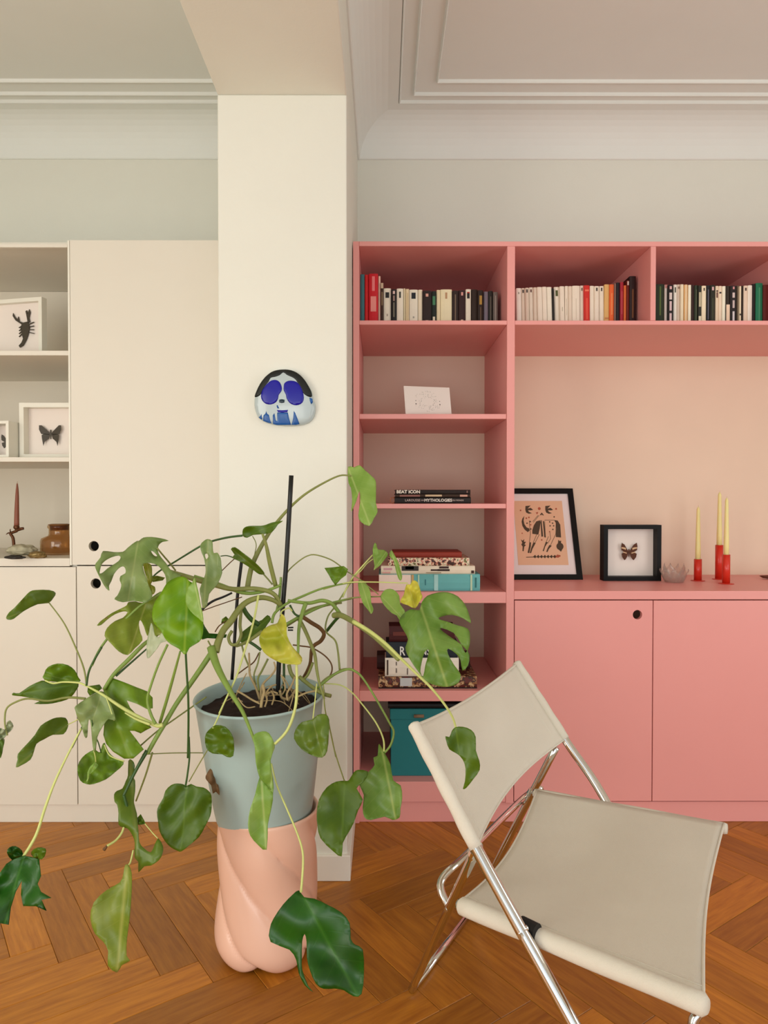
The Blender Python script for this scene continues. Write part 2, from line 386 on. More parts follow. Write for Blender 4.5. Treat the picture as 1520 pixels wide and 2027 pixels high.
# ================================================================ CREAM CABINET
g = thing('cabinet', (-1.2, DF + 0.2, 0), 'tall cream built-in cabinet with open shelves left of the pillar', 'cabinet')
CR = M['cream']; CI = M['creamin']; xw = XPL - 0.003; xs = fx(137); xl = XL + 0.02
yf = DF + 0.0005
zt = fz(476)
z_ct = fz(1105)
box('divider_panel', xs, xs + 0.018, DF + .0195, YB, 0.06, zt - .02, CR, g)
box('panel_edge', fx(137), fx(141), yf, DF + .019, fz(1119), zt, M['whitef'], g, bev=.0008)
box('top_panel', xl, xw, DF + .0195, YB, zt - 0.019, zt, CR, g)
box('top_rail', xl, fx(136.8), yf, DF + .019, fz(490), fz(483), CR, g)
for a, b in ((694, 703.5), (905, 914)):
    box('shelf', xl, xs - .0002, DF + .002, YB, fz(b), fz(a), CR, g)
box('counter', xl, xs - .0002, DF + .0006, YB, fz(1121), z_ct, CR, g)
box('back_panel', xl, xs, YB - .006, YB, z_ct, zt - .02, CI, g, bev=0)
box('side_panel', xw - .018, xw, DF + .0195, YB, 0.06, zt - .02, CR, g)
def cdoor(x0, x1, z0, z1, hole=None): return door(x0, x1, z0, z1, CR, g, hole)
cdoor(fx(142), xw + .0025, fz(1118), zt, (fx(185), fz(1081)))
cdoor(fx(151), xw + .0025, fz(1592), fz(1120.5), (fx(188.5), fz(1155)))
cdoor(fx(-180), fx(149), fz(1592), fz(1122.5))
cdoor(xl, fx(-182), fz(1592), fz(1122.5))
box('plinth', xl, xw, DF + .012, DF + .03, 0, fz(1594), CR, g)
# ================================================================ BOOKS STANDING ON THE TOP SHELF
BM = {}
def bcol(c):
    k = tuple(c)
    if k not in BM: BM[k] = flat('book cloth %d' % len(BM), c, 0.6, var=0.08, scale=25)
    return BM[k]
ORD = ['first', 'second', 'third', 'fourth', 'fifth', 'sixth', 'seventh', 'eighth', 'ninth', 'tenth', 'eleventh', 'twelfth', 'thirteenth', 'fourteenth',
       'fifteenth', 'sixteenth', 'seventeenth', 'eighteenth', 'nineteenth', 'twentieth', 'twenty-first', 'twenty-second', 'twenty-third', 'twenty-fourth',
       'twenty-fifth', 'twenty-sixth', 'twenty-seventh', 'twenty-eighth']
ZSH = fz(634)
DBK = DF + 0.112
WH = (238, 230, 208); CRM = (232, 212, 172); DK = (38, 20, 14); BK = (20, 18, 16); GR = (28, 44, 26)
def book_row(rows, ox, oy, sc, where, group):
    n = len(rows)
    for i, r in enumerate(rows):
        x0, x1, top, col, desc = r[:5]; marks = r[5] if len(r) > 5 else []; lean = r[6] if len(r) > 6 else 0
        d = DBK + random.uniform(-0.006, 0.008)
        X0 = P(ox + x0 / sc, 600, d).x + .0003; X1 = P(ox + x1 / sc, 600, d).x - .0003
        X0 = max(X0, xb + .001 + i * .0008) if sc == 4.75 else X0; X1 = min(X1, fx(1560) - .001)
        Z1 = P(0, oy + top / sc, d).z; dep = random.uniform(.108, .118)
        w = X1 - X0
        pts = []
        bm = bmesh.new()   # spine slightly rounded, boards and page block in one section
        prof = [(-w / 2, dep), (-w / 2, .0015), (-w * .38, 0), (-w * .15, -.0012), (w * .15, -.0012), (w * .38, 0), (w / 2, .0015), (w / 2, dep)]
        a = [bm.verts.new((x, y, 0)) for x, y in prof]; b = [bm.verts.new((x, y, Z1 - ZSH)) for x, y in prof]
        for k in range(len(prof)): bm.faces.new((a[k], a[(k + 1) % 8], b[(k + 1) % 8], b[k]))
        bm.faces.new(a[::-1]); bm.faces.new(b)
        m = Matrix.Translation(((X0 + X1) / 2, d, ZSH + .0002))
        sh = Matrix.Identity(4); sh[0][2] = lean
        bmesh.ops.transform(bm, matrix=sh, verts=bm.verts)
        o = put('book', bm2me(bm), bcol(col)); o.location = m.translation
        from_left = i < n - 4 or n < 20
        pos = (ORD[i] + ' book from the left') if i < n * .6 else ((ORD[n - 1 - i] + ' book from the right') if i < n - 1 else 'last book at the right end')
        tag(o, '%s, %s, %s' % (desc, pos, where), 'book', group)
        for (mz0, mz1, mw, mc) in marks:    # labels printed on the spine: fractions of the height and width
            hh = Z1 - ZSH; zc = (mz0 + mz1) / 2 * hh
            bm = bmesh.new(); bbox(bm, -w * mw / 2, w * mw / 2, -.0016, -.0010, mz0 * hh, mz1 * hh, 0)
            bmesh.ops.transform(bm, matrix=sh, verts=bm.verts)
            l = put('spine_label', bm2me(bm), bcol(mc)); l.parent = o
row1 = [
 (99, 149, 108, (60, 116, 122), 'slim tall teal spine'), (150, 188, 112, (214, 36, 38), 'slim tall red spine'),
 (189, 277, 102, (206, 22, 36), 'broad tall red spine', [(.3, .58, .6, (236, 150, 140)), (.68, .95, .3, (236, 130, 130))]),
 (278, 300, 125, (240, 206, 184), 'very thin tall pale pink spine'), (301, 328, 190, (60, 40, 26), 'thin dark brown spine', [(.5, .8, .5, (130, 110, 80)), (.88, 1, .9, (200, 180, 150))]),
 (329, 398, 240, WH, 'white paperback with black square mark', [(.76, .9, .5, (30, 30, 30)), (.3, .36, .2, (180, 170, 150))]),
 (400, 451, 250, BK, 'black paperback with small white lettering', [(.88, .96, .4, (220, 190, 180)), (.28, .66, .25, (120, 115, 95)), (.7, .84, .3, (160, 130, 120))]),
 (452, 514, 242, WH, 'white paperback with faint black mark', [(.76, .92, .3, (70, 70, 60))]), (515, 533, 240, (226, 214, 176), 'thin ivory spine'),
 (534, 570, 246, CRM, 'cream paperback', [(.1, .9, .18, (204, 180, 130))]), (571, 650, 252, WH, 'wide white paperback with dark blue square mark', [(.76, .92, .5, (24, 30, 40)), (.25, .3, .2, (170, 165, 150))]),
 (652, 694, 253, (240, 226, 196), 'ivory paperback'), (695, 779, 262, DK, 'wide dark brown paperback with pale dot', [(.84, .92, .3, (226, 170, 150)), (.04, .2, .32, (232, 200, 170))]),
 (780, 824, 266, (18, 32, 22), 'dark green black paperback', [(.62, .86, .6, (70, 130, 90)), (.06, .3, .5, (226, 214, 186))]),
 (826, 862, 255, (238, 222, 180), 'pale cream paperback'), (863, 971, 250, (242, 230, 190), 'broad cream paperback with small tan mark', [(.76, .92, .18, (190, 150, 110))]),
 (973, 1034, 262, DK, 'dark brown paperback with thin pale line', [(.2, .9, .18, (120, 100, 80))]),
 (1035, 1098, 258, (48, 20, 18), 'maroon black paperback with pale dot', [(.86, .95, .3, (220, 160, 150)), (.04, .22, .35, (230, 200, 176))]),
 (1100, 1150, 248, WH, 'white paperback with black and red mark', [(.76, .9, .5, (28, 26, 24)), (.9, .93, .5, (190, 50, 30))]),
 (1152, 1213, 250, (44, 26, 14), 'dark brown paperback'), (1214, 1268, 258, (40, 24, 16), 'dark brown paperback with gold label', [(.62, .86, .45, (180, 140, 60)), (.1, .55, .2, (96, 70, 50))]),
 (1270, 1312, 270, (128, 118, 130), 'grey lilac paperback'), (1314, 1357, 264, (34, 30, 24), 'black paperback with grey lettering', [(.1, .85, .2, (100, 92, 78))]),
 (1359, 1404, 274, (110, 100, 92), 'grey paperback', [(.1, .9, .15, (170, 160, 150))])]
book_row(row1, 690, 520, 4.75, 'left top compartment', 'paperbacks in the left top compartment')
IV = (236, 222, 202); IV2 = (228, 210, 188)
row2 = [
 (68, 119, 262, (244, 232, 218), 'white paperback with tiny grey mark', [(.85, .9, .2, (150, 140, 120))], -.02), (120, 159, 262, IV2, 'ivory paperback with dark top dot', [(.88, .96, .4, (60, 50, 44))], -.02),
 (160, 200, 258, IV2, 'beige paperback with dark top dot', [(.88, .96, .4, (60, 50, 44))], -.02), (201, 243, 254, IV, 'ivory paperback with brown top dot', [(.88, .95, .35, (90, 50, 40))], -.02),
 (244, 285, 254, IV2, 'plain beige paperback', [], -.02), (288, 340, 250, IV, 'plain ivory paperback', [], -.03), (341, 388, 248, IV, 'plain ivory paperback', [], -.03),
 (389, 440, 250, (236, 226, 206), 'plain off-white paperback', [], -.03), (441, 462, 262, BK, 'very thin black spine', [], -.03),
 (464, 518, 250, IV, 'white paperback with olive square mark', [(.78, .92, .45, (80, 84, 40))], -.03), (519, 568, 242, IV, 'plain ivory paperback', [(.4, .5, .15, (190, 176, 150))], -.02),
 (569, 603, 240, IV, 'thin ivory paperback', [(.3, .7, .12, (200, 186, 160))], -.01), (604, 643, 241, IV2, 'thin beige paperback', [], -.01), (644, 724, 237, IV, 'wide ivory paperback', [(.2, .7, .06, (206, 190, 166))], -.01),
 (725, 766, 236, (240, 226, 208), 'ivory paperback with grey mark', [(.88, .95, .35, (120, 110, 90))], -.01), (767, 826, 232, (206, 40, 30), 'bright red paperback', [(.86, .9, .7, (236, 120, 90)), (.2, .7, .3, (226, 80, 60))], -.01),
 (828, 874, 238, IV, 'plain ivory paperback', [], -.01), (875, 924, 240, IV, 'ivory paperback with dark top dot', [(.88, .96, .35, (80, 70, 60))], -.01), (925, 974, 240, IV, 'ivory paperback with black top dot', [(.88, .96, .3, (60, 50, 50))], -.01),
 (975, 1026, 222, (222, 176, 108), 'taller tan paperback', [(.2, .24, .8, (200, 130, 80))]), (1028, 1075, 222, (228, 100, 44), 'bright orange paperback', [(.3, .8, .3, (240, 140, 80))]),
 (1077, 1098, 212, (140, 110, 100), 'very thin grey spine'), (1099, 1136, 203, (26, 18, 26), 'black spine with violet tint'), (1137, 1175, 198, (176, 36, 56), 'crimson spine', [(.3, .8, .25, (200, 80, 90))]),
 (1176, 1204, 232, (232, 120, 60), 'short orange spine'), (1205, 1234, 180, (110, 26, 16), 'dark red spine with pale top', [(.9, .98, .6, (220, 200, 190))]),
 (1236, 1303, 136, (36, 10, 10), 'tallest dark maroon spine with gold title', [(.2, .75, .25, (110, 70, 40))])]
book_row(row2, 1010, 520, 5.241, 'middle top compartment', 'paperbacks in the middle top compartment')
row3 = [
 (146, 169, 250, (244, 240, 232), 'thin white spine', [(.8, .92, .5, (150, 120, 130))]), (171, 273, 254, (32, 44, 18), 'broad dark green spine with green title', [(.3, .95, .18, (84, 104, 44))]),
 (275, 312, 262, (236, 232, 220), 'slim white spine with pink tip', [(.92, 1, .8, (214, 150, 140))]), (314, 380, 264, BK, 'black paperback with large white title', [(.9, .97, .4, (226, 180, 180)), (.16, .34, .4, (226, 200, 200)), (.4, .62, .4, (226, 200, 200)), (.66, .82, .5, (230, 214, 206))]),
 (382, 424, 260, (248, 240, 226), 'white paperback with grey top mark', [(.82, .94, .35, (70, 70, 50))]), (425, 464, 258, (238, 220, 200), 'ivory paperback with faint mark', [(.9, .95, .5, (150, 120, 100))]),
 (465, 504, 256, (244, 230, 196), 'cream paperback'), (505, 555, 260, (226, 178, 120), 'tan paperback', [(0, 1, .25, (244, 226, 190))]), (557, 598, 264, (250, 240, 214), 'plain off-white paperback'),
 (600, 631, 262, (50, 24, 20), 'thin dark brown spine'), (632, 679, 268, (40, 50, 30), 'dark olive paperback', [(.1, .9, .2, (90, 96, 70))]), (680, 720, 270, (40, 40, 30), 'black paperback with two white labels', [(.02, .28, .8, (230, 220, 190)), (.5, .84, .7, (190, 180, 150))]),
 (722, 776, 274, (246, 230, 196), 'cream paperback with dark top dot', [(.88, .95, .3, (80, 60, 50))]), (778, 822, 268, (18, 18, 24), 'black paperback with grey line', [(.2, .9, .25, (96, 96, 110))]),
 (823, 886, 266, (36, 38, 22), 'dark green paperback with pale dot', [(.88, .96, .35, (226, 180, 180)), (.2, .7, .3, (60, 64, 40))]), (888, 924, 276, (240, 220, 190), 'cream paperback with dark top marks', [(.72, .85, .5, (110, 70, 60)), (.86, .9, .5, (70, 50, 40))]),
 (925, 965, 276, (244, 222, 194), 'beige paperback with dark top band', [(.82, .86, .6, (60, 50, 40))]), (966, 1013, 278, (248, 240, 216), 'off-white paperback with dark foot label', [(.03, .16, .6, (60, 20, 20))]),
 (1015, 1060, 276, (46, 34, 22), 'half black, half cream paperback', [(0, .56, .95, (244, 214, 184))]), (1064, 1144, 274, (30, 20, 18), 'wide black paperback with white title', [(.1, .4, .3, (220, 210, 210)), (.48, .66, .3, (200, 180, 176)), (.72, .84, .35, (216, 196, 190)), (.92, .98, .25, (220, 150, 150))]),
 (1146, 1174, 272, (110, 96, 76), 'thin grey brown spine'), (1175, 1200, 278, (236, 222, 190), 'thin cream spine', [(.3, .34, .9, (60, 50, 40))]), (1201, 1223, 272, (50, 36, 26), 'thin dark brown spine'),
 (1225, 1275, 272, (238, 214, 190), 'beige paperback with dark top dot', [(.88, .95, .4, (80, 60, 50))]), (1277, 1330, 268, (250, 238, 222), 'white paperback', [(.2, .9, .05, (210, 190, 170))]),
 (1332, 1369, 250, (24, 14, 10), 'dark brown spine'), (1371, 1456, 240, (30, 128, 90), 'broad bright green spine', [(.1, .9, .2, (80, 160, 120))]), (1462, 1545, 262, (100, 22, 12), 'dark red spine at the photo edge')]
book_row(row3, 1270, 520, 6.08, 'right top compartment', 'paperbacks in the right top compartment')
# ================================================================ BOOKS LYING IN THE LEFT COLUMN
def lying(px0, px1, py0, py1, d, dep, col, label, zbase=None, edge=None, name='book', **k):
    """a closed book lying flat with its spine to the room: cover (rounded spine) + pages"""
    X0, X1 = P(px0, py1, d).x, P(px1, py1, d).x; Z0 = P(0, py1, d).z if zbase is None else zbase; Z1 = P(0, py0, d).z
    h = Z1 - Z0; t = thing('book', ((X0 + X1) / 2, d + dep / 2, Z0), label, 'book', k.get('group'))
    bm = bmesh.new(); tk = 0.0022
    prof = [(d + dep, Z0), (d + .003, Z0), (d, Z0 + h * .15), (d - .0015, Z0 + h * .5), (d, Z0 + h * .85), (d + .003, Z1), (d + dep, Z1), (d + dep, Z1 - tk), (d + .008, Z1 - tk), (d + .008, Z0 + tk), (d + dep, Z0 + tk)]
    a = [bm.verts.new((X0, y, z)) for y, z in prof]; b = [bm.verts.new((X1, y, z)) for y, z in prof]; n = len(prof)
    for i in range(n): bm.faces.new((a[i], a[(i + 1) % n], b[(i + 1) % n], b[i]))
    bm.faces.new(a); bm.faces.new(b[::-1])
    put('cover', bm2me(bm), col if not isinstance(col, tuple) else bcol(col), t)
    box('pages', X0 + .003, X1 - .003, d + .0085, d + dep - .004, Z0 + tk + .0002, Z1 - tk - .0002, bcol((226, 210, 180)), t, bev=0)
    return t, X0, X1, Z0, Z1
GLY = bcol((236, 226, 206))
def label_on(t, X0, X1, Z0, Z1, d, f0, f1, g0, g1, c, name='spine_label'):
    box(name, X0 + (X1 - X0) * f0, X0 + (X1 - X0) * f1, d - .0026, d - .0008, Z0 + (Z1 - Z0) * g0, Z0 + (Z1 - Z0) * g1, bcol(c), t, bev=0)
def spine_text(t, body, x, z, d, size, c, sx=1.0, bold=0.0):
    text_mesh(body, size, bcol(c), t, Matrix.Translation((x, d - .0026, z)) @ UP, sx=sx, bold=bold)
ds = DF + 0.035
zc_ = fz(997)
r = lying(781, 932, 984.2, 995.5, ds, .17, (26, 16, 12), 'black book titled mythologies, lowest of the thin lying stack', zbase=zc_ + .0002)
t, X0, X1, Z0, Z1 = r; zm = (Z0 + Z1) / 2; fx2 = lambda f: X0 + (X1 - X0) * f
spine_text(t, 'LAROUSSE', fx2(.235), zm, ds, .0115, (214, 190, 180), 1.0); spine_text(t, 'DES', fx2(.365), zm, ds, .007, (214, 190, 180))
spine_text(t, 'MYTHOLOGIES', fx2(.57), zm, ds, .0145, (244, 232, 220), 1.0, .0003); spine_text(t, 'DU MONDE', fx2(.83), zm, ds, .0075, (214, 190, 180))
za = Z1
r = lying(782, 931, 978.3, 984, ds - .001, .165, (62, 44, 34), 'thin brown book between two black ones in the lying stack', zbase=za + .0003)
t, X0, X1, Z0, Z1 = r; label_on(t, X0, X1, Z0, Z1, ds - .001, .06, .33, .15, .8, (140, 90, 80)); label_on(t, X0, X1, Z0, Z1, ds - .001, .4, .62, .2, .85, (206, 176, 140)); label_on(t, X0, X1, Z0, Z1, ds - .001, .86, .96, .15, .85, (200, 150, 130))
za = Z1
r = lying(782, 931, 969.5, 978, ds, .168, (32, 18, 14), 'black book topmost of the thin lying stack, white title at left', zbase=za + .0003)
t, X0, X1, Z0, Z1 = r; spine_text(t, 'BEAT ICON', fx2(.175), (Z0 + Z1) / 2, ds, .0155, (240, 228, 212), 1.05, .0006); label_on(t, X0, X1, Z0, Z1, ds, .95, .962, .3, .8, (150, 110, 100))
ring = bmesh.new()
rc = P(777, 991, DF + .06); rr = .0105
tube_into(ring, [Vector((rc.x + rr * math.cos(a) * .8, rc.y, zc_ + .0115 + rr * math.sin(a))) for a in [2 * math.pi * k / 20 for k in range(21)]], .0013, 6, cap=False)
tag(put('ring', bm2me(ring), flat('orange metal', (206, 120, 60), .4), smooth=True), 'small orange ring leaning on the thin black book stack', 'ring')
# counter stack
d2 = DF + .03
zc2 = fz(1172)
r = lying(750, 950, 1137, 1168, d2, .21, (104, 178, 178), 'thick book with white and turquoise spine, lowest on the column counter', zbase=zc2 + .0002)
t, X0, X1, Z0, Z1 = r
label_on(t, X0, X1, Z0, Z1, d2, .0, .315, .02, .98, (244, 222, 208)); label_on(t, X0, X1, Z0, Z1, d2, .32, .345, .02, .98, (206, 166, 110))
label_on(t, X0, X1, Z0, Z1, d2, .385, .40, .02, .98, (190, 220, 190)); label_on(t, X0, X1, Z0, Z1, d2, .545, .585, .02, .98, (170, 214, 210)); label_on(t, X0, X1, Z0, Z1, d2, .905, .922, .02, .98, (196, 214, 180))
spine_text(t, 'I', fx2(.46), (Z0 + Z1) / 2, d2, .03, (40, 116, 124)); label_on(t, X0, X1, Z0, Z1, d2, .95, .965, .2, .8, (40, 110, 110))
za = Z1
r = lying(754, 940, 1120.5, 1136.8, d2 + .003, .20, (240, 224, 200), 'white book with black drawings on its spine, second in the counter stack', zbase=za + .0003)
t, X0, X1, Z0, Z1 = r
for f0, f1, g0, g1, c in ((.22, .4, .42, .98, (52, 44, 40)), (.26, .35, .6, 1, (130, 120, 100)), (.53, .6, .4, .6, (60, 36, 28)), (.6, .73, .38, .62, (50, 26, 20)), (.62, .72, .7, .95, (60, 30, 24)), (.03, .12, .5, .75, (214, 160, 170)), (.02, .1, .1, .3, (226, 170, 160)), (.48, .64, .12, .22, (150, 130, 100)), (.96, .99, .1, .45, (60, 30, 20))):
    label_on(t, X0, X1, Z0, Z1, d2 + .003, f0, f1, g0, g1, c)
za = Z1
def patterned(name, cols, scale):
    m = bpy.data.materials.new(name); m.use_nodes = True; nt = m.node_tree; N = nt.nodes; L = nt.links
    tc = N.new('ShaderNodeTexCoord'); v = N.new('ShaderNodeTexNoise'); v.inputs['Scale'].default_value = scale; v.inputs['Detail'].default_value = 2
    L.new(tc.outputs['Object'], v.inputs['Vector']); cr = N.new('ShaderNodeValToRGB'); cr.color_ramp.interpolation = 'CONSTANT'
    e = cr.color_ramp.elements; e[0].position = 0; e[0].color = lin(*cols[0]); e[1].position = .42; e[1].color = lin(*cols[1])
    for i, c in enumerate(cols[2:]): q = e.new(.5 + .06 * i); q.color = lin(*c)
    L.new(v.outputs['Fac'], cr.inputs[0]); L.new(cr.outputs[0], N['Principled BSDF'].inputs['Base Color']); return m
r = lying(768, 929, 1104.5, 1120.2, d2 + .01, .18, patterned('flowered cover', [(70, 40, 30), (206, 130, 110), (240, 214, 180), (232, 224, 200), (120, 110, 60)], 90), 'book with flowered cream and pink cover, third in the counter stack', zbase=za + .0003)
za = r[4]
r = lying(777, 914, 1093, 1104.2, d2 + .03, .15, (150, 52, 36), 'red brown book lying on top of the counter stack', zbase=za + .0003)
# lower stack
d3 = DF + .035; zc3 = fz(1368)
r = lying(749, 944, 1340, 1365, d3, .2, patterned('collage cover', [(96, 26, 14), (60, 30, 18), (150, 100, 60), (206, 176, 130), (120, 60, 40), (226, 214, 190)], 55), 'book with brown collage spine at the foot of the lower stack', zbase=zc3 + .0002)
za = r[4]; zbase_w = za
label_on(r[0], r[1], r[2], r[3], r[4], d3, 0.0, 1.0, 0.0, .1, (40, 14, 10)); label_on(r[0], r[1], r[2], r[3], r[4], d3, .22, .34, .2, .9, (200, 206, 206)); 
r = lying(762, 908, 1303, 1339.6, d3 + .004, .10, (244, 236, 220), 'thick white book with black bars, middle of the lower stack', zbase=za + .0003)
t, X0, X1, Z0, Z1 = r
for f0, f1, g0, g1 in ((.025, .045, .08, .9), (.15, .16, .2, .45), (.15, .16, .6, .8), (.30, .31, .1, .45), (.6, .61, .1, .7)): label_on(t, X0, X1, Z0, Z1, d3 + .004, f0, f1, g0, g1, (60, 40, 30))
za2 = Z1
lying(746, 930, 1298, 1339.5, d3 + .112, .09, (58, 18, 14), 'dark maroon book lying behind the thick white book', zbase=za + .0003)
r = lying(764, 906, 1272, 1302.6, d3 + .006, .10, (26, 36, 48), 'navy book with large white capital letters in the lower stack', zbase=za2 + .0003)
t, X0, X1, Z0, Z1 = r
spine_text(t, 'R', fx2(.225), Z0 + (Z1 - Z0) * .42, d3 + .006, .045, (244, 244, 240), .75, .0006); spine_text(t, 'NS', fx2(.55), Z0 + (Z1 - Z0) * .40, d3 + .006, .036, (232, 232, 226), .8, .0006)
za3 = Z1
r = lying(770, 900, 1240, 1271.7, d3 + .015, .09, (70, 16, 16), 'dark red book on top of the navy book', zbase=za3 + .0003)
label_on(r[0], r[1], r[2], r[3], r[4], d3 + .015, .06, .3, .4, .65, (110, 50, 40))
# teal storage box and flat black slab in the bottom compartment
t = thing('storage_box', (P(830, 1540, DF + .14).x, DF + .14, zbot), 'teal storage box with lid in the bottom compartment', 'box')
TE = flat('teal board', (22, 118, 122), .6); X0, X1 = P(772, 1500, DF + .05).x, P(958, 1500, DF + .05).x; zlt = P(0, 1404, DF + .05).z; zl0 = P(0, 1428, DF + .05).z
box('body', X0 + .003, X1 - .003, DF + .055, DF + .33, zbot + .0003, zl0 + .006, TE, t); box('lid', X0, X1, DF + .05, DF + .335, zl0 + .0063, zlt, TE, t)
c = P(829, 1417, DF + .05)
bm = bmesh.new(); tube_into(bm, [Vector((c.x + dx, DF + .047, c.z)) for dx in (-.018, .018)], [.006, .006], 12); o = put('finger_tab', bm2me(bm), flat('bare card', (140, 112, 84)), t, smooth=True)
lying(768, 935, 1393, 1403.5, DF + .055, .2, (10, 8, 8), 'flat black slab lying on the teal storage box', zbase=zlt + .0003)  # plain black slab above the lid, built like a lying book
# ================================================================ CARD
zB = fz(819)
cb = [(804.0, 0), (893.5, 0)]
dc = DF + .05
X0, X1 = P(803, 818, dc).x, P(892, 818, dc).x; zt_ = P(0, 762, dc + .03).z
t = thing('greeting_card', ((X0 + X1) / 2, dc, zB), 'white card with grey ornament leaning on the second shelf', 'card')
hh = zt_ - zB; tl = math.atan2(.03, hh)
mt = Matrix.Translation((X0, dc, zB + .0005)) @ Matrix.Rotation(math.radians(13), 4, 'Z') @ Matrix.Rotation(-tl, 4, 'X')
ww = (X1 - X0) / math.cos(math.radians(13)) + .008
slab('card_sheet', [(0, 0), (ww, 0), (ww, hh), (0, hh)], [], 0, .0012, M['paper'], t, mt)
bm = bmesh.new(); rnd = random.Random(4)
def blob(bm, x, z, r, n=8, y=-.0003, sz=1.0):
    vs = [bm.verts.new((x + r * math.cos(2 * math.pi * k / n), y, z + sz * r * math.sin(2 * math.pi * k / n))) for k in range(n)]
    f = bm.faces.new(vs); e = bmesh.ops.extrude_face_region(bm, geom=[f]); bmesh.ops.translate(bm, verts=[v for v in e['geom'] if isinstance(v, bmesh.types.BMVert)], vec=(0, .0004, 0))
for i in range(150):
    a = rnd.uniform(0, 6.28); q = rnd.uniform(.2, .5); x = ww * (.5 + q * .62 * math.cos(a)); z = hh * (.48 + q * .75 * math.sin(a) * (1 if math.sin(a) > 0 else .9))
    if .38 < z / hh < .62 and abs(x / ww - .5) > .2: continue
    blob(bm, x, z, .0011, 5)
put('ornament', (lambda me: (me.transform(mt), me)[1])(bm2me(bm)), flat('pale grey ink', (186, 176, 166)), t)
bm = bmesh.new()
for x in (.24, .76):
    for z, q in ((.51, .0016), (.40, .0024)): blob(bm, ww * x, hh * z, q)
put('dots', (lambda me: (me.transform(mt), me)[1])(bm2me(bm)), flat('dark grey ink', (96, 86, 78)), t)
# ================================================================ THINGS ON THE PINK COUNTER
# framed print, leaning back on the wall
dfp = 1400 * (H - ZCT) / 158.0
xR, xLf = P(1154, 1148, dfp).x, P(1004, 1148, dfp).x
dtp = min(DB - 0.03, dfp + .16)
ztop = P(1134, 967, dtp).z; tilt = math.atan2(dtp - dfp, ztop - ZCT); fh = math.hypot(dtp - dfp, ztop - ZCT); fw = xR - xLf
t = thing('picture_frame', ((xR + xLf) / 2, dfp, ZCT), 'large black frame with folk horse print leaning on the niche wall', 'picture')
mf = Matrix.Translation((xLf, dfp, ZCT + .0005)) @ Matrix.Rotation(-tilt, 4, 'X')
bw = .0225
slab('frame', [(0, 0), (fw, 0), (fw, fh), (0, fh)], [[(bw, bw), (fw - bw, bw), (fw - bw, fh - bw), (bw, fh - bw)]], 0, .02, M['blackf'], t, mf)
slab('mat_board', [(bw + .0002, bw + .0002), (fw - bw - .0002, bw + .0002), (fw - bw - .0002, fh - bw - .0002), (bw + .0002, fh - bw - .0002)], [], .006, .012, flat('white mat board', (238, 226, 222)), t, mf)
pw0, pw1, pz0, pz1 = fw * .165, fw * .835, fh * .158, fh * .862
pr = slab('print', [(pw0, pz0), (pw1, pz0), (pw1, pz1), (pw0, pz1)], [], .005, .0058, flat('peach paper', (232, 186, 150), .8), t, mf)
INK = flat('grey brown ink', (84, 68, 52), .9); INR = flat('rust ink', (180, 92, 66), .9)
def pp(x, y):   # print frame coordinates (zoomed photo px of the print) -> metres on the print
    u = (x - 110 - (y - 320) * .055) / 940.0; v = 1 - (y - 320) / 1205.0
    return (pw0 + u * (pw1 - pw0), pz0 + v * (pz1 - pz0))
def ink(name, polys, m):
    bm = bmesh.new()
    for po in polys:
        V, fs = tri([pp(*q) for q in po]); vs = [bm.verts.new((v[0], .0044, v[1])) for v in V]; vb = [bm.verts.new((v[0], .0049, v[1])) for v in V]
        for f in fs: bm.faces.new([vs[i] for i in f]); bm.faces.new([vb[i] for i in reversed(f)])
    bmesh.ops.transform(bm, matrix=mf, verts=bm.verts); put(name, bm2me(bm), m, pr)
def dot(x, y, r=12, n=8): return [(x + r * math.cos(6.283 * k / n), y + r * math.sin(6.283 * k / n)) for k in range(n)]
def line(a, b, w=8):
    d = (Vector(b) - Vector(a)).normalized(); n = Vector((-d.y, d.x)) * w / 2; return [tuple(Vector(a) + n), tuple(Vector(b) + n), tuple(Vector(b) - n), tuple(Vector(a) - n)]
bird = [(340, 420), (440, 412), (400, 450), (380, 470), (440, 455), (485, 495), (440, 505), (390, 500), (400, 530), (460, 560), (400, 570), (350, 545), (335, 490)]
ink('printed_birds', [bird, [(x + 385, y) for x, y in bird]], INK)
ink('printed_horse', [[(310, 612), (275, 660), (258, 720), (270, 800), (310, 870), (370, 920), (405, 890), (400, 850), (350, 830), (310, 770), (296, 700)],
    [(610, 695), (540, 715), (490, 790), (458, 880), (455, 950), (570, 965), (600, 850), (620, 740)], [(880, 690), (950, 700), (995, 780), (1000, 1020), (900, 1010), (915, 850), (910, 740)],
    [(395, 1110), (425, 1110), (420, 1180), (385, 1310), (355, 1300), (385, 1180)], [(470, 1110), (515, 1120), (450, 1230), (420, 1310), (395, 1305), (430, 1200)],
    [(705, 1100), (745, 1110), (690, 1190), (660, 1275), (640, 1270), (675, 1180)], [(770, 1160), (815, 1175), (760, 1230), (730, 1290), (705, 1285), (735, 1220)],
    [(615, 590), (650, 545), (690, 600), (665, 600), (650, 580), (635, 600)], [(620, 700), (640, 690), (660, 1000), (625, 1005)], [(665, 700), (690, 720), (710, 1020), (680, 1015)],
    line((405, 700), (420, 960)), line((420, 950), (395, 1110)), line((590, 960), (500, 1120)), line((540, 960), (470, 1110)), line((700, 690), (880, 690), 7), line((915, 760), (900, 960), 7), line((900, 960), (830, 1090), 8), line((830, 1090), (790, 1170)),
    line((760, 1000), (715, 1100)), line((790, 900), (800, 1040), 7), line((800, 1040), (740, 1130), 7), line((470, 720), (580, 600), 7), line((705, 1000), (700, 700), 6), line((600, 600), (480, 740), 6)]
    + [dot(x, y, 14) for x, y in ((850, 750), (800, 800), (868, 800), (850, 868), (795, 725), (360, 750), (430, 860), (425, 720), (885, 630))], INK)
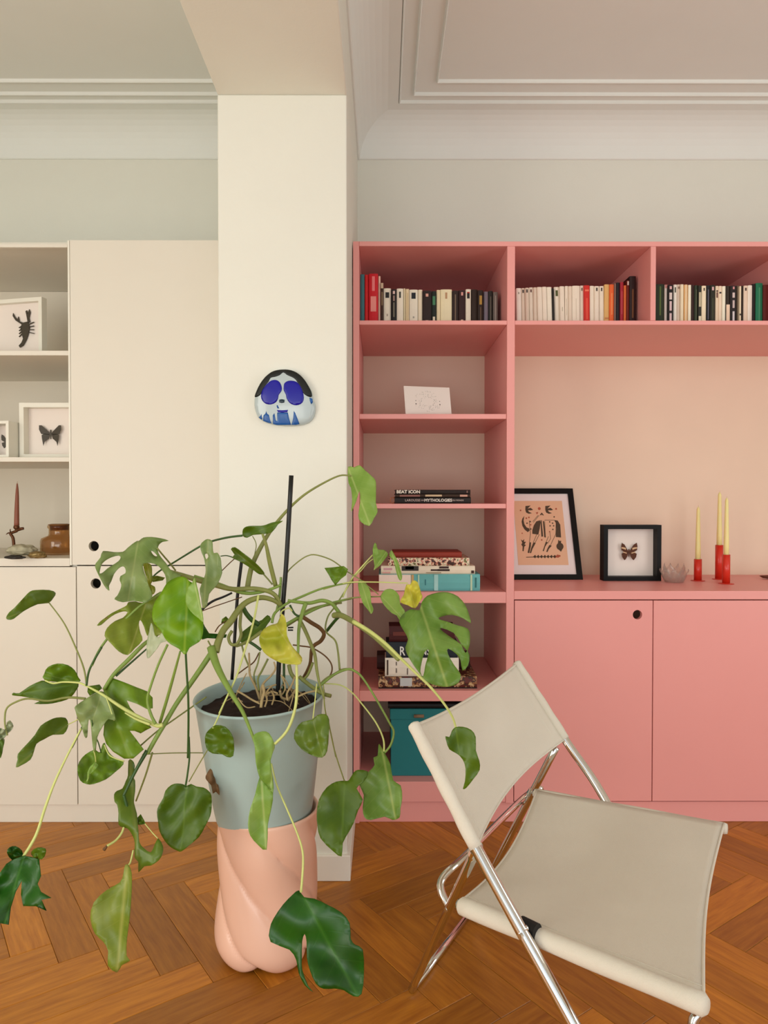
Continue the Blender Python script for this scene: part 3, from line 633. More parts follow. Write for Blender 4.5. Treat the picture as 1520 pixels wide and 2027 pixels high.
ink('printed_plants', [[(235, 1055), (265, 1080), (300, 1050), (290, 1100), (330, 1100), (300, 1150), (330, 1160), (295, 1190), (280, 1275), (260, 1270), (265, 1190), (240, 1150), (260, 1120)],
    dot(970, 1185, 68, 14), [(935, 1125), (945, 1060), (965, 1085), (1000, 1080), (990, 1130)], [(940, 1240), (1010, 1240), (985, 1285)], line((325, 1385), (860, 1370), 12)]
    + [[(x, 1375), (x + 40, 1340), (x + 60, 1372), (x + 40, 1405)] for x in range(455, 860, 62)], INK)
ink('printed_flowers', [dot(605, 470, 28, 10), dot(243, 505, 16), dot(930, 475, 18), [(535, 545), (585, 535), (560, 585)], dot(920, 1365, 30, 8), dot(880, 1375, 20), dot(630, 1065, 15), dot(262, 940, 12), dot(350, 655, 16), dot(400, 640, 16), dot(430, 780, 14), dot(785, 910, 12), dot(955, 1360, 18)], INR)
ink('printed_eyes', [], INK) if False else None
# butterfly in a black shadow box
db = 1400 * (H - ZCT) / 160.5
bx0, bx1 = P(1195, 1100, db).x, P(1309, 1100, db).x; bh = P(0, 1039.5, db).z - ZCT; bwid = bx1 - bx0
def shadow_box(tname, x0, z0, w, h, d, dep, fm, bw, label, cat, mtx=None, back=None):
    t = thing(tname, (x0 + w / 2 if mtx is None else mtx.translation.x, d if mtx is None else mtx.translation.y, z0), label, cat)
    m0 = Matrix.Translation((x0, d, z0 + .0004)) if mtx is None else mtx
    slab('frame', [(0, 0), (w, 0), (w, h), (0, h)], [[(bw, bw), (w - bw, bw), (w - bw, h - bw), (bw, h - bw)]], 0, dep, fm, t, m0)
    bk = slab('backing', [(bw + .0002, bw + .0002), (w - bw - .0002, bw + .0002), (w - bw - .0002, h - bw - .0002), (bw + .0002, h - bw - .0002)], [], dep - .008, dep - .001, back or M['paper'], t, m0)
    return t, m0
def insect(t, m0, polys, y, m, thick=.0012, name='butterfly', fold=0.15, cx=0.0):
    """polys in metres (x,z) on the box; wings tilt forward away from the body"""
    bm = bmesh.new()
    for po in polys:
        V, fs = tri(po); a = [bm.verts.new((v[0], y - abs(v[0] - cx) * fold, v[1])) for v in V]; b = [bm.verts.new((v[0], y - abs(v[0] - cx) * fold + thick, v[1])) for v in V]
        cn = {}
        for f in fs:
            bm.faces.new([a[i] for i in f]); bm.faces.new([b[i] for i in reversed(f)])
            for i in range(3): cn[(f[i], f[(i + 1) % 3])] = 1
        for (i, j) in cn:
            if (j, i) not in cn: bm.faces.new((a[j], a[i], b[i], b[j]))
    bmesh.ops.transform(bm, matrix=m0, verts=bm.verts); return put(name, bm2me(bm), m, t)
t, m0 = shadow_box('shadow_box', bx0, ZCT, bwid, bh, db, .05, M['blackf'], .0165, 'black shadow box with a brown butterfly on the pink counter', 'picture')
cxb, czb = bwid * .485, bh * .50
def mir(pts): return [pts, [(-x, z) for x, z in pts][::-1]]
def at(pts, s, cx=0, cz=0): return [[(cx + x * s, cz + z * s) for x, z in p] for p in pts]
fore = [(0.03, .05), (.12, .2), (.3, .5), (.48, .62), (.52, .4), (.5, .15), (.3, .02), (.1, -.05)]
hind = [(.04, -.02), (.3, .0), (.48, -.08), (.44, -.3), (.3, -.5), (.22, -.45), (.1, -.25)]
body_ = [(-.035, .2), (.035, .2), (.04, 0), (.02, -.28), (-.02, -.28), (-.04, 0)]
BR1 = flat('brown wing', (86, 48, 28), .8, var=.4, scale=90); BR2 = flat('cream wing band', (214, 180, 140), .8)
bf = insect(t, m0, at(mir(fore) + mir(hind) + [body_], .062, cxb, czb), .032, BR1, cx=cxb)
band = [(.2, .28), (.34, .33), (.5, .34), (.5, .26), (.34, .22), (.22, .16)]; b2 = [(.14, -.02), (.4, .05), (.42, -.0), (.16, -.08)]
insect(bf, m0, at(mir(band) + mir(b2), .062, cxb, czb), .0314, BR2, thick=.0004, name='wing_band', cx=cxb)
# glass lotus
lc = P(1334, 1150, 1400 * (H - ZCT) / 163.0); t = thing('candle_holder', (lc.x, lc.y, ZCT), 'clear glass lotus tealight holder beside the black shadow box', 'candle holder')
lathe('bowl', [(0.0, .0006), (.028, .0006), (.034, .006), (.040, .02), (.0385, .03), (.036, .03), (.0375, .02), (.032, .009), (.026, .005), (0.0, .005)], M['glass'], t, lc.x, lc.y, ZCT, 32)
for ringi, (n, r0, h0, out, off) in enumerate(((8, .036, .072, .004, 0), (8, .044, .052, .010, .39))):
    for k in range(n):
        a = 2 * math.pi * k / n + off; bm = bmesh.new(); rows = []
        for i in range(8):
            v = i / 7; wd = .0235 * math.sin(math.pi * min(1, v * .93 + .12)) ** .6 if i < 7 else .0004; rad = r0 * (.72 + .5 * v - .16 * v * v * 2) + out * v * v; rw = []
            for j in range(5):
                s = (j - 2) / 2; th = a + s * wd / max(rad, .01); rr_ = rad - .004 * (1 - s * s) * 0 + .003 * s * s
                rw.append((rr_, th, .002 + h0 * v * (1 - .12 * s * s)))
            rows.append(rw)
        def vv(q, dr): return (lc.x + (q[0] + dr) * math.cos(q[1]), lc.y + (q[0] + dr) * math.sin(q[1]), ZCT + q[2])
        A = [[bm.verts.new(vv(q, 0)) for q in rw] for rw in rows]; B = [[bm.verts.new(vv(q, .0016)) for q in rw] for rw in rows]
        for i in range(7):
            for j in range(4): bm.faces.new((A[i][j], A[i][j + 1], A[i + 1][j + 1], A[i + 1][j])); bm.faces.new((B[i][j], B[i + 1][j], B[i + 1][j + 1], B[i][j + 1]))
            bm.faces.new((A[i][0], A[i + 1][0], B[i + 1][0], B[i][0])); bm.faces.new((A[i][4], B[i][4], B[i + 1][4], A[i + 1][4]))
        for j in range(4): bm.faces.new((A[0][j], B[0][j], B[0][j + 1], A[0][j + 1])); bm.faces.new((A[7][j], A[7][j + 1], B[7][j + 1], B[7][j]))
        put('petal', bm2me(bm), M['glass'], t, smooth=True)
# candlesticks with candles
REDM = flat('red metal', (214, 46, 26), .38, coat=.3); WAX = flat('yellow wax', (246, 228, 158), .45); WAX.node_tree.nodes['Principled BSDF'].inputs['Subsurface Weight'].default_value = .3
for (pxc, pyb, pyt, pyc, rb, lab) in ((1381, 1150, 1107, 1003, .026, 'leftmost'), (1423, 1147, 1079, 974, .026, 'rear tallest'), (1437, 1156, 1098, 985, .028, 'front right')):
    d = 1400 * (H - ZCT) / (pyb - 990.0); c = P(pxc, pyb, d)
    t = thing('candlestick', (c.x, c.y, ZCT), '%s of the three red metal candlesticks on the pink counter' % lab, 'candlestick', 'red candlesticks')
    zt2 = P(0, pyt, d).z - ZCT; r = 7.4 / 1400 * d
    lathe('base', [(0, .0004), (rb, .0004), (rb, .0022), (r + .001, .003), (0, .003)], REDM, t, c.x, c.y, ZCT, 36)
    lathe('stem', [(r, .003), (r, zt2), (r - .0016, zt2), (r - .0018, zt2 - .02), (0, zt2 - .02)], REDM, t, c.x, c.y, ZCT, 28)
    zc1 = P(0, pyc, d).z - ZCT; rc_ = r * .68; hc = zc1 - zt2 + .0195; z0_ = zt2 - .0195
    w = thing('candle', (c.x, c.y, ZCT + z0_), 'slim pale yellow taper candle in the %s red candlestick' % lab, 'candle', 'yellow taper candles')
    lathe('wax', [(0, z0_), (rc_, z0_), (rc_, z0_ + hc * .25), (rc_ * .62, z0_ + hc * .95), (rc_ * .3, z0_ + hc * .99), (0, z0_ + hc)], WAX, w, c.x, c.y, ZCT, 20)
    tube('wick', [Vector((c.x, c.y, ZCT + z0_ + hc - .002)), Vector((c.x + .001, c.y, ZCT + z0_ + hc + .005))], .0006, flat('wick', (214, 196, 150)), w, 6, 1)
# brown leaf-shaped dish entering at the right edge
c = P(1532, 1141, DF + .38)
pts = [(-.06, .0), (-.05, .012), (-.02, .02), (.03, .022), (.07, .016), (.08, 0), (.05, -.02), (0, -.026), (-.04, -.018)]
bm = bmesh.new(); rows = []
for s, z in ((.35, .001), (.8, .004), (1.0, .012), (.97, .0125), (.75, .006), (.3, .0035)):
    rows.append([bm.verts.new((c.x + x * s, c.y + y * s, ZCT + .0004 + z)) for x, y in pts])
for a, b in zip(rows, rows[1:]):
    for k in range(len(pts)): bm.faces.new((a[k], a[(k + 1) % 9], b[(k + 1) % 9], b[k]))
bm.faces.new(rows[0]); bm.faces.new(rows[-1])
tag(put('dish', bm2me(bm), flat('dark brown wood', (110, 60, 40), .5), smooth=True), 'dark brown pointed dish at the right edge of the pink counter', 'dish')
# ================================================================ THINGS ON THE CREAM SHELVES
z1, z2 = fz(694) + .0003, fz(905) + .0003
# scorpion box, turned to the right
ds1 = DF + .13
q = P(83, 690, ds1); xr_ = q.x; hS = P(0, 587.5, ds1).z - z1; wS = .215
ms = Matrix.Translation((xr_, ds1, z1 + .0004)) @ Matrix.Rotation(math.radians(-13), 4, 'Z') @ Matrix.Translation((-wS, 0, 0))
t, m0 = shadow_box('shadow_box', xr_ - wS, z1, wS, hS, ds1, .028, M['whitef'], .014, 'white shadow box with a scorpion on the upper cream shelf', 'picture', mtx=ms)
DKI = flat('dark insect', (66, 58, 46), .55, var=.3, scale=80)
def scale_pts(pts, x0, y0, s): return [(x0 + x * s, y0 + y * s) for x, y in pts]
# drawn in zoomed photo px, origin at the insect's middle, y up
scp = [[(150, 535), (185, 530), (195, 560), (185, 600), (175, 625), (155, 655), (135, 665), (128, 655), (145, 640), (155, 620), (148, 590), (140, 565)],
       [(150, 545), (110, 520), (92, 495), (95, 480), (105, 500), (122, 515), (128, 500), (132, 525), (150, 532)], [(185, 535), (178, 500), (172, 475), (180, 470), (185, 490), (195, 465), (200, 480), (192, 510), (198, 535)]]
legs = [line((190, 545 + 14 * i), (222, 535 + 20 * i), 4) for i in range(4)] + [line((150, 550 + 14 * i), (130, 560 + 16 * i), 4) for i in range(4)]
sc_ = hS / 320.0
polys = [[((x - 165) * sc_ + wS * .61, (570 - y) * sc_ + hS * .50) for x, y in p] for p in scp + legs]
insect(t, m0, polys, .012, DKI, thick=.004, name='scorpion', fold=0)
# butterfly box
db2 = DF + .10
bx0, bx1 = P(38, 850, db2).x, P(150, 850, db2).x; hB = P(0, 797.5, db2).z - z2
t, m0 = shadow_box('shadow_box', bx0, z2, bx1 - bx0, hB, db2, .045, M['whitef'], .016, 'white shadow box with a black butterfly on the lower cream shelf', 'picture')
cx2 = P(101, 850, db2 + .03).x - bx0
tail = [(.04, -.02), (.3, .0), (.44, -.08), (.42, -.28), (.36, -.62), (.3, -.42), (.1, -.25)]
insect(t, m0, at(mir([(0.03, .02), (.2, .2), (.44, .42), (.56, .42), (.56, .2), (.46, -.02), (.3, -.05), (.1, -.08)]) + mir(tail) + [body_], .072, cx2, hB * .46), .028, DKI, cx=cx2)
# small box left of it
db3 = DF + .04
xs1 = P(17, 870, db3).x; hC = P(0, 833, db3).z - z2; wC = .10
ms = Matrix.Translation((xs1, db3, z2 + .0004)) @ Matrix.Rotation(math.radians(-3), 4, 'Z') @ Matrix.Translation((-wC, 0, 0))
t, m0 = shadow_box('shadow_box', xs1 - wC, z2, wC, hC, db3, .09, M['whitef'], .010, 'small deep white shadow box left of the butterfly box', 'picture', mtx=ms)
insect(t, m0, at(mir(fore) + mir(hind) + [body_], .045, wC * .62, hC * .46), .06, DKI, cx=wC * .62)
# amber jar
dj = 1400 * (H - z_ct) / 107.0; c = P(118, 1096, dj); t = thing('glass_jar', (c.x, c.y, z_ct), 'round shouldered amber glass jar with brown stopper on the cream counter', 'jar')
u = 1 / 1400 * dj; zz = lambda y: (1096.0 - y) * u
lathe('jar_body', [(0, .001), (26 * u, .001), (33 * u, .006), (35 * u, .014), (35 * u, zz(1070)), (33 * u, zz(1064)), (21 * u, zz(1059)), (19.5 * u, zz(1055)), (19.5 * u, zz(1046)), (22 * u, zz(1043)), (22 * u, zz(1039)),
     (17.5 * u, zz(1039)), (17.5 * u, zz(1058)), (30 * u, zz(1066)), (32.5 * u, zz(1071)), (32.5 * u, .016), (28 * u, .008), (0, .008)], M['amber'], t, c.x, c.y, z_ct, 48)
lathe('stopper', [(0, zz(1048)), (17 * u, zz(1048)), (17.2 * u, zz(1039)), (20 * u, zz(1038.5)), (21 * u, zz(1037)), (16 * u, zz(1036)), (0, zz(1036))], flat('brown stopper', (128, 84, 40), .5), t, c.x, c.y, z_ct, 40)
# mineral rocks
def rock(name, px, py, rx, ry, rz, m, label, seed, dd=None):
    d = dd or 1400 * (H - z_ct) / (py - 990.0); c = P(px, py, d); bm = bmesh.new(); bmesh.ops.create_icosphere(bm, subdivisions=4, radius=1)
    for v in bm.verts:
        n = v.co.copy(); k = 1 + .28 * noise.noise(n * 2.3 + Vector((seed, 0, 0))) + .13 * noise.noise(n * 6 + Vector((0, seed, 0))) + .05 * noise.noise(n * 14)
        v.co = Vector((c.x + n.x * rx * k, c.y + n.y * ry * k, max(z_ct + .0004, z_ct + rz * .8 + n.z * rz * k)))
    return tag(put(name, bm2me(bm), m, smooth=True), label, 'rock')
rock('rock', 42, 1098, .052, .035, .021, mat('pale quartz', lin(186, 178, 150), .6, var=.35, scale=50), 'pale grey mineral rock in front of the branch candlestick', 3.1)
rock('rock', 30, 1107, .034, .012, .008, mat('dark mineral', lin(34, 28, 20), .5, var=.4, scale=40), 'dark flat mineral rock in front of the pale rock', 7.7)
rock('rock', 74, 1105, .030, .022, .013, mat('pyrite', lin(140, 116, 70), .35, var=.5, scale=70, metal=.4), 'small glittering brown rock between the pale rock and amber jar', 5.2)
# branch candlestick with taper
BZ = flat('old bronze', (104, 62, 34), .45, metal=.5, var=.3, scale=40)
dcs = DF + .27
b0 = P(29, 1068, dcs); zt_ = P(30, 1042, dcs).z
t = thing('candlestick', (b0.x, dcs, z_ct), 'bronze branch-shaped candlestick behind the pale rock', 'candlestick')
lathe('foot', [(0, .0005), (.026, .0005), (.024, .006), (.008, .010), (0, .010)], BZ, t, b0.x - .002, dcs, z_ct, 20)
q = lambda x, y, dy=0: P(x, y, dcs + dy)
tube('branch', [Vector((b0.x - .002, dcs, z_ct + .008)), q(26, 1066), q(21, 1057), q(25, 1054), q(34, 1050), q(33, 1042)], [.006, .006, .0055, .0055, .006, .008], BZ, t, 8, 5)
tube('twig', [q(24, 1055), q(17, 1055, .01), q(12, 1058, .012)], [.004, .003, .001], BZ, t, 6, 4)
tube('twig', [q(22, 1056), q(20, 1050, -.01), q(21, 1047, -.01)], [.003, .002, .001], BZ, t, 6, 4)
tube('twig', [q(34, 1050), q(41, 1047, -.005), q(47, 1046, -.004)], [.005, .006, .005], BZ, t, 8, 4)
tube('cup', [q(32, 1049), q(32.5, 1045), q(33, 1040.5)], [.005, .011, .010], BZ, t, 12, 3)
w = thing('candle', (q(33, 1041).x, dcs, q(33, 1041).z), 'rust brown taper candle in the bronze branch candlestick', 'candle')
TC = flat('rust wax', (150, 88, 66), .5)
tube('wax', [q(33, 1040.3), q(33.3, 1010), q(34, 975), q(34, 957)], [.0098, .0085, .006, .0022], TC, w, 14, 4)
tube('wick', [q(34, 957), q(34.2, 953)], .0008, flat('wick grey', (190, 150, 120)), w, 5, 1)
# ================================================================ CERAMIC FACE ON THE PILLAR
YP = DPIL
t = thing('wall_mask', (P(562, 785, YP).x, YP, P(0, 785, YP).z), 'glazed ceramic face plaque with blue round glasses on the pillar', 'wall decoration')
def mk(x, y): p = P(480 + x / 8.941, 710 + y / 8.941, YP - .03); return (p.x, p.z)
outl = [(200, 660), (235, 560), (300, 430), (390, 310), (500, 220), (600, 185), (700, 175), (800, 178), (900, 205), (1000, 265), (1090, 360), (1160, 470), (1215, 580), (1235, 700), (1278, 820), (1270, 950), (1235, 1040), (1170, 1110), (1080, 1150), (960, 1172), (800, 1180), (640, 1170), (500, 1150), (370, 1105), (270, 1040), (220, 950), (192, 840), (188, 740)]
o2 = cat_rom([list(mk(*q)) for q in outl], 4, True); cxm = sum(q[0] for q in o2) / len(o2); czm = sum(q[1] for q in o2) / len(o2)
def pillow(name, poly, y, dome, m, parent, edge=.004, base=None, ctr=(cxm, czm), grid=.006):
    xs_ = [p[0] for p in poly]; zs_ = [p[1] for p in poly]; ext = []
    x = min(xs_) + grid / 2
    while x < max(xs_):
        z = min(zs_) + grid / 2
        while z < max(zs_):
            if inside((x, z), poly) and min((x - p[0]) ** 2 + (z - p[1]) ** 2 for p in poly) > (grid * .55) ** 2: ext.append((x, z))
            z += grid
        x += grid
    V, fs = tri(poly, [], ext); bm = bmesh.new()
    def dep(v):
        dd = min((v[0] - p[0]) ** 2 + (v[1] - p[1]) ** 2 for p in poly) ** .5
        rr = ((v[0] - cxm) ** 2 + (v[1] - czm) ** 2) ** .5
        return dome - rr * rr * 1.6, min(1, dd / edge)
    a = []
    for v in V:
        h, e = dep(v); a.append(bm.verts.new((v[0], y - h - (0 if base is None else 0) + (1 - (1 - (1 - e) ** 2) ** .5) * edge, v[1])))
    b = [bm.verts.new((v[0], (base if base is not None else y - dep(v)[0] + edge + .001), v[1])) for v in V]
    cn = {}
    for f in fs:
        bm.faces.new([a[i] for i in f]); bm.faces.new([b[i] for i in reversed(f)])
        for i in range(3): cn[(f[i], f[(i + 1) % 3])] = 1
    for (i, j) in cn:
        if (j, i) not in cn: bm.faces.new((a[j], a[i], b[i], b[j]))
    return put(name, bm2me(bm), m, parent, smooth=True)
GL = mat('pale grey glaze', lin(182, 196, 198), .25, var=.08, scale=30, coat=.3)
pillow('face', o2, YP - .004, .026, GL, t, edge=.008, base=YP - .0005)
hair = [(200, 660), (235, 560), (300, 430), (390, 310), (500, 222), (600, 188), (700, 178), (800, 181), (900, 208), (1000, 268), (1090, 363), (1160, 473), (1213, 580), (1222, 660), (1170, 668), (1110, 640), (1060, 590), (1000, 480), (940, 370), (870, 320), (780, 280), (712, 232), (650, 285), (560, 315), (490, 330), (455, 400), (380, 490), (340, 580), (300, 640), (240, 668)]
pillow('hair', cat_rom([list(mk(*q)) for q in hair], 2, True), YP - .0045, .0265, flat('black glaze', (8, 14, 10), .5), t, edge=.001, grid=.005)
BLU = flat('cobalt glaze', (8, 4, 150), .35, coat=.1); BL2 = flat('blue glaze', (16, 84, 156), .35, coat=.1)
for e in ([(470, 400), (530, 372), (600, 375), (660, 420), (692, 500), (690, 570), (640, 640), (630, 700), (590, 770), (500, 808), (410, 795), (345, 740), (318, 660), (335, 570), (390, 480)],
          [(740, 430), (800, 390), (870, 385), (950, 405), (1020, 480), (1060, 570), (1082, 680), (1060, 770), (990, 815), (910, 820), (830, 780), (780, 700), (770, 640), (730, 560), (728, 490)]):
    pillow('eyeglass_lens', cat_rom([list(mk(*q)) for q in e], 2, True), YP - .005, .0268, BLU, t, edge=.001, grid=.005)
pillow('mouth', [mk(*q) for q in ((605, 905), (700, 912), (805, 905), (790, 945), (700, 955), (625, 945))], YP - .005, .0268, BLU, t, edge=.001, grid=.004)
pillow('nose', [mk(*q) for q in ((650, 725), (700, 718), (745, 728), (740, 775), (700, 785), (650, 775))], YP - .005, .0268, flat('dark teal glaze', (20, 44, 56), .3), t, edge=.001, grid=.004)
for dr in ([(610, 950), (800, 950), (820, 1050), (850, 1165), (600, 1168), (530, 1150), (530, 1000), (560, 960), (580, 1090), (610, 1100)],
           [(350, 1090), (360, 1000), (400, 960), (410, 920), (430, 970), (460, 990), (480, 1080), (500, 1140), (420, 1120)], [(860, 1165), (890, 1060), (905, 920), (930, 960), (970, 1060), (1000, 1150), (940, 1165)],
           [(270, 1030), (310, 1000), (325, 970), (335, 1060), (320, 1070)], [(1180, 680), (1230, 700), (1240, 760), (1210, 800), (1185, 740)], [(600, 830), (620, 820), (650, 880), (615, 880)]):
    pillow('glaze_drip', [mk(*q) for q in dr], YP - .0046, .0266, BL2, t, edge=.001, grid=.005)
# ================================================================ FOLDING CHAIR
BL = PZ(915, 1782, .443); BR = PZ(1063, 1563, .443); FL = PZ(1392, 1974, .475); FR = PZ(1433, 1630, .475)
e = (FL - BL); e.z = 0; e.normalize(); nL = Vector((-e.y, e.x, 0)); nL = nL if nL.dot(BR - BL) < 0 else -nL
oL = BL + nL * .030; oR = BR - nL * .036
chair = thing('folding_chair', ((BL + FR) / 2).xy.to_3d(), 'chrome folding chair with off-white canvas seat and back', 'chair')
lt = [PL(820, 1437, oL, nL), PL(942, 1678, oL, nL), PL(1135, 2027, oL, nL)]
dirn = (lt[2] - lt[1]).normalized(); foot = lt[2] + dirn * ((lt[2].z - .010) / -dirn.z)
rA = .0102
A0 = lt[0] - (lt[0] - lt[1]).normalized() * .004
tube('back_tube', [A0, lt[1], lt[2], foot], rA, M['chrome'], chair, 16, 6)
rt = [PL(1023, 1314, oR, nL), PL(1118, 1463, oR, nL), PL(1195, 1578, oR, nL)]
r1, r2_ = P(1379, 1975, 1.37), P(1371, 2030, 1.35)
tube('back_tube', [rt[0] - (rt[0] - rt[1]).normalized() * .004, rt[1], rt[2], P(1300, 1790, 1.47), r1, r2_, Vector((r2_.x - .008, r2_.y - .01, .010))], rA, M['chrome'], chair, 16, 6)
RUB = flat('black rubber', (18, 16, 14), .7)
def cap_at(name, p, r, h, m, par, ax=Vector((0, 0, 1))):
    bm = bmesh.new(); tube_into(bm, [p - ax * h / 2, p + ax * h / 2], [r, r], 14); return put(name, bm2me(bm), m, par, smooth=False)
cap_at('foot_cap', Vector((foot.x, foot.y, .009)), .0125, .018, RUB, chair); cap_at('foot_cap', Vector((r2_.x - .008, r2_.y - .01, .009)), .0125, .018, RUB, chair)
# rear legs (a narrower U frame) with a bar on the floor
lr0 = lt[1] - nL * .028 + Vector((-.012, .012, -.012)); lr1 = PZ(814, 1960, .009)
rr0 = rt[1] + nL * .022 + Vector((-.008, .006, -.016)); rr1 = PZ(934, 1801, .009)
tube('rear_leg', [lr0, lr0.lerp(lr1, .5), lr1 + (lr0 - lr1).normalized() * .01], .0088, M['chrome'], chair, 14, 5)
tube('rear_leg', [rr0, rr0.lerp(rr1, .5), rr1 + (rr0 - rr1).normalized() * .01], .0088, M['chrome'], chair, 14, 5)
tube('floor_bar', [lr1, rr1], .0088, M['chrome'], chair, 14, 1)
def on(a, b, px):   # point of segment a-b nearest to a picture column
    best = min(range(101), key=lambda i: abs(((a.lerp(b, i / 100) - EYE).x / (a.lerp(b, i / 100)).y) - ray(px, 1000).x)); return a.lerp(b, best / 100)
pL = lr0.lerp(lr1, .36); pR = rr0.lerp(rr1, .24)
tube('crossbar', [pL, P(873, 1746, pL.y + .03), P(926, 1690, pL.y + .10), P(1036, 1580, pR.y + .05), P(1070, 1561, pR.y + .01), pR], .0078, M['chrome'], chair, 14, 8)
for a, b, f in ((lr0, lr1, .03), (rr0, rr1, .25)):
    ax = (b - a).normalized(); cap_at('collar', a.lerp(b, f), .0122, .014, M['chrome'], chair, ax)
for p in (pL + nL * .009, PL(1030, 1853, oL + nL * .012, nL)): cap_at('rivet', p, .0042, .005, M['chrome'], chair, nL)
cap_at('end_cap', PL(1047, 1838, BL + nL * .006, nL), .0135, .030, RUB, chair, e)
# canvas back: a cloth panel between the two tubes with sewn sleeves
def patch(c00, c10, c01, c11, nu, nv, sag, name_n=None, edge_in=(0, 0)):
    """c00-c10 along u; c01-c11 opposite side; sag(u,v)->Vector"""
    return [[(c00.lerp(c10, i / nu)).lerp(c01.lerp(c11, i / nu), j / nv) + sag(i / nu, j / nv) for j in range(nv + 1)] for i in range(nu + 1)]
def cloth(bm, G, th, n):
    A = [[bm.verts.new(p + n * th / 2) for p in r] for r in G]; B = [[bm.verts.new(p - n * th / 2) for p in r] for r in G]
    I, J = len(G) - 1, len(G[0]) - 1
    for i in range(I):
        for j in range(J): bm.faces.new((A[i][j], A[i][j + 1], A[i + 1][j + 1], A[i + 1][j])); bm.faces.new((B[i][j], B[i + 1][j], B[i + 1][j + 1], B[i][j + 1]))
    for i in range(I): bm.faces.new((A[i][0], A[i + 1][0], B[i + 1][0], B[i][0])); bm.faces.new((A[i][J], B[i][J], B[i + 1][J], A[i + 1][J]))
    for j in range(J): bm.faces.new((A[0][j], B[0][j], B[0][j + 1], A[0][j + 1])); bm.faces.new((A[I][j], A[I][j + 1], B[I][j + 1], B[I][j]))
tL, bL_ = lt[0], lt[1] + (lt[1] - lt[0]).normalized() * .0; tR, bR_ = rt[0], rt[1] + (rt[1] - rt[0]).normalized() * .0
nb = (bL_ - tL).cross(tR - tL).normalized(); nb = nb if nb.y > 0 else -nb      # towards the back
def sagb(u, v):
    s = nb * (.028 * math.sin(math.pi * v) * (0.6 + .4 * u)) + nb * (.004 * math.sin(9 * u + 4 * v) * math.sin(math.pi * v))
    edge = (bL_ - tL).normalized()
    return s + edge * (math.sin(math.pi * v) * (.010 * (1 - u) - .016 * u)) + nb * .004 * math.sin(14 * v + 3 * u) * math.sin(math.pi * v) * (1 - u)
bm = bmesh.new(); G = patch(tL, bL_, tR, bR_, 22, 26, sagb)
cloth(bm, G, .003, nb)
for a, b in ((tL, bL_), (tR, bR_)):
    d = (b - a); q = [a - d * .03, a - d * .018] + [a + d * k / 16 for k in range(17)]
    tube_into(bm, q, [.004, .010] + [.0118 + .0006 * math.sin(5 * k) for k in range(17)], 14)
tube_into(bm, G[0], .0028, 8); tube_into(bm, G[-1], .0024, 8)
for j in (1,): tube_into(bm, [p - nb * .0015 for p in [r[2] for r in G]], .0009, 5); tube_into(bm, [p - nb * .0015 for p in [r[-3] for r in G]], .0009, 5)
put('backrest', bm2me(bm), M['canvas'], chair, smooth=True)
# canvas seat with side sleeves over the rails
def sags(u, v):
    return Vector((0, 0, -(.030 * math.sin(math.pi * v) * (.75 + .25 * math.cos(3.1 * u))) + .003 * math.sin(8 * u + 3 * v) * math.sin(math.pi * v))) + e * (-.014 * u ** 6 * math.sin(math.pi * v) + .01 * (1 - u) ** 5 * math.sin(math.pi * v))
bm = bmesh.new(); G = patch(BL, FL, BR, FR, 26, 26, sags); cloth(bm, G, .003, Vector((0, 0, 1)))
for a, b in ((BL, FL), (BR, FR)):
    d = b - a; q = [a - d * .014] + [a + d * k / 18 for k in range(19)] + [b + d * .014]
    tube_into(bm, [p - Vector((0, 0, .010)) for p in q], [.010] + [(.0150 if a is BL else .0115) + .0005 * math.sin(7 * k) for k in range(19)] + [.010], 14)
tube_into(bm, G[0], .0026, 8); tube_into(bm, G[-1], .0026, 8)
tube_into(bm, [r[1] + Vector((0, 0, .0016)) for r in G], .0009, 5)
put('seat', bm2me(bm), M['canvas'], chair, smooth=True)
for a, b in ((BL, FL), (BR, FR)):
    d = b - a; tube('seat_rail', [a - d * .02 - Vector((0, 0, .010)), b + d * .002 - Vector((0, 0, .010))], .0095, M['chrome'], chair, 14, 1)
tube('seat_bracket', [PL(1047, 1845, BL, nL) - Vector((0, 0, .006)), PL(1040, 1836, oL, nL)], .004, M['chrome'], chair, 10, 1)
# ================================================================ TWISTED STAND
cS = PZ(531, 1940, 0); rS = .128; cxs, cys = P(531, 1900, cS.y + .115).x, cS.y + .118; zTop = .362
bm = bmesh.new(); NA, NZ = 150, 60; rings = []
def lob(th, h):
    ph = 5 / 2 * (th + math.radians(-158) * (1 - h) * 1.0 + 0.56); s = abs(math.sin(ph))
    return s
for j in range(NZ + 1):
    h = j / NZ; z = zTop * h
    prof = 1.0 + .05 * math.exp(-((h - .16) / .16) ** 2) - .03 * math.exp(-((h - .55) / .2) ** 2)
    rw = []
    for k in range(NA):
        th = 2 * math.pi * k / NA; s = lob(th, h); dpt = .13 * (1 - max(0, (h - .88) / .12) ** 1)
        r = rS * prof * (1 - dpt * (1 - s ** .42))
        bot = .075 if True else 0
        if z < .06: r *= 1 - .24 * (1 - math.sqrt(max(0, 1 - (1 - z / .06) ** 2)))
        rw.append(bm.verts.new((cxs + r * math.cos(th), cys + r * math.sin(th), .0005 + z + (0.022 * (1 - s) ** 1.6 * max(0, 1 - h * 7)))))
    rings.append(rw)
for f_, dz in ((.985, .004), (.955, .004), (.93, -.002), (.90, -.03), (.55, -.034)):
    rings.append([bm.verts.new((cxs + rS * f_ * math.cos(2 * math.pi * k / NA), cys + rS * f_ * math.sin(2 * math.pi * k / NA), zTop + dz)) for k in range(NA)])
for a, b in zip(rings, rings[1:]):
    for k in range(NA): bm.faces.new((a[k], a[(k + 1) % NA], b[(k + 1) % NA], b[k]))
bm.faces.new(rings[0][::-1]); bm.faces.new(rings[-1])
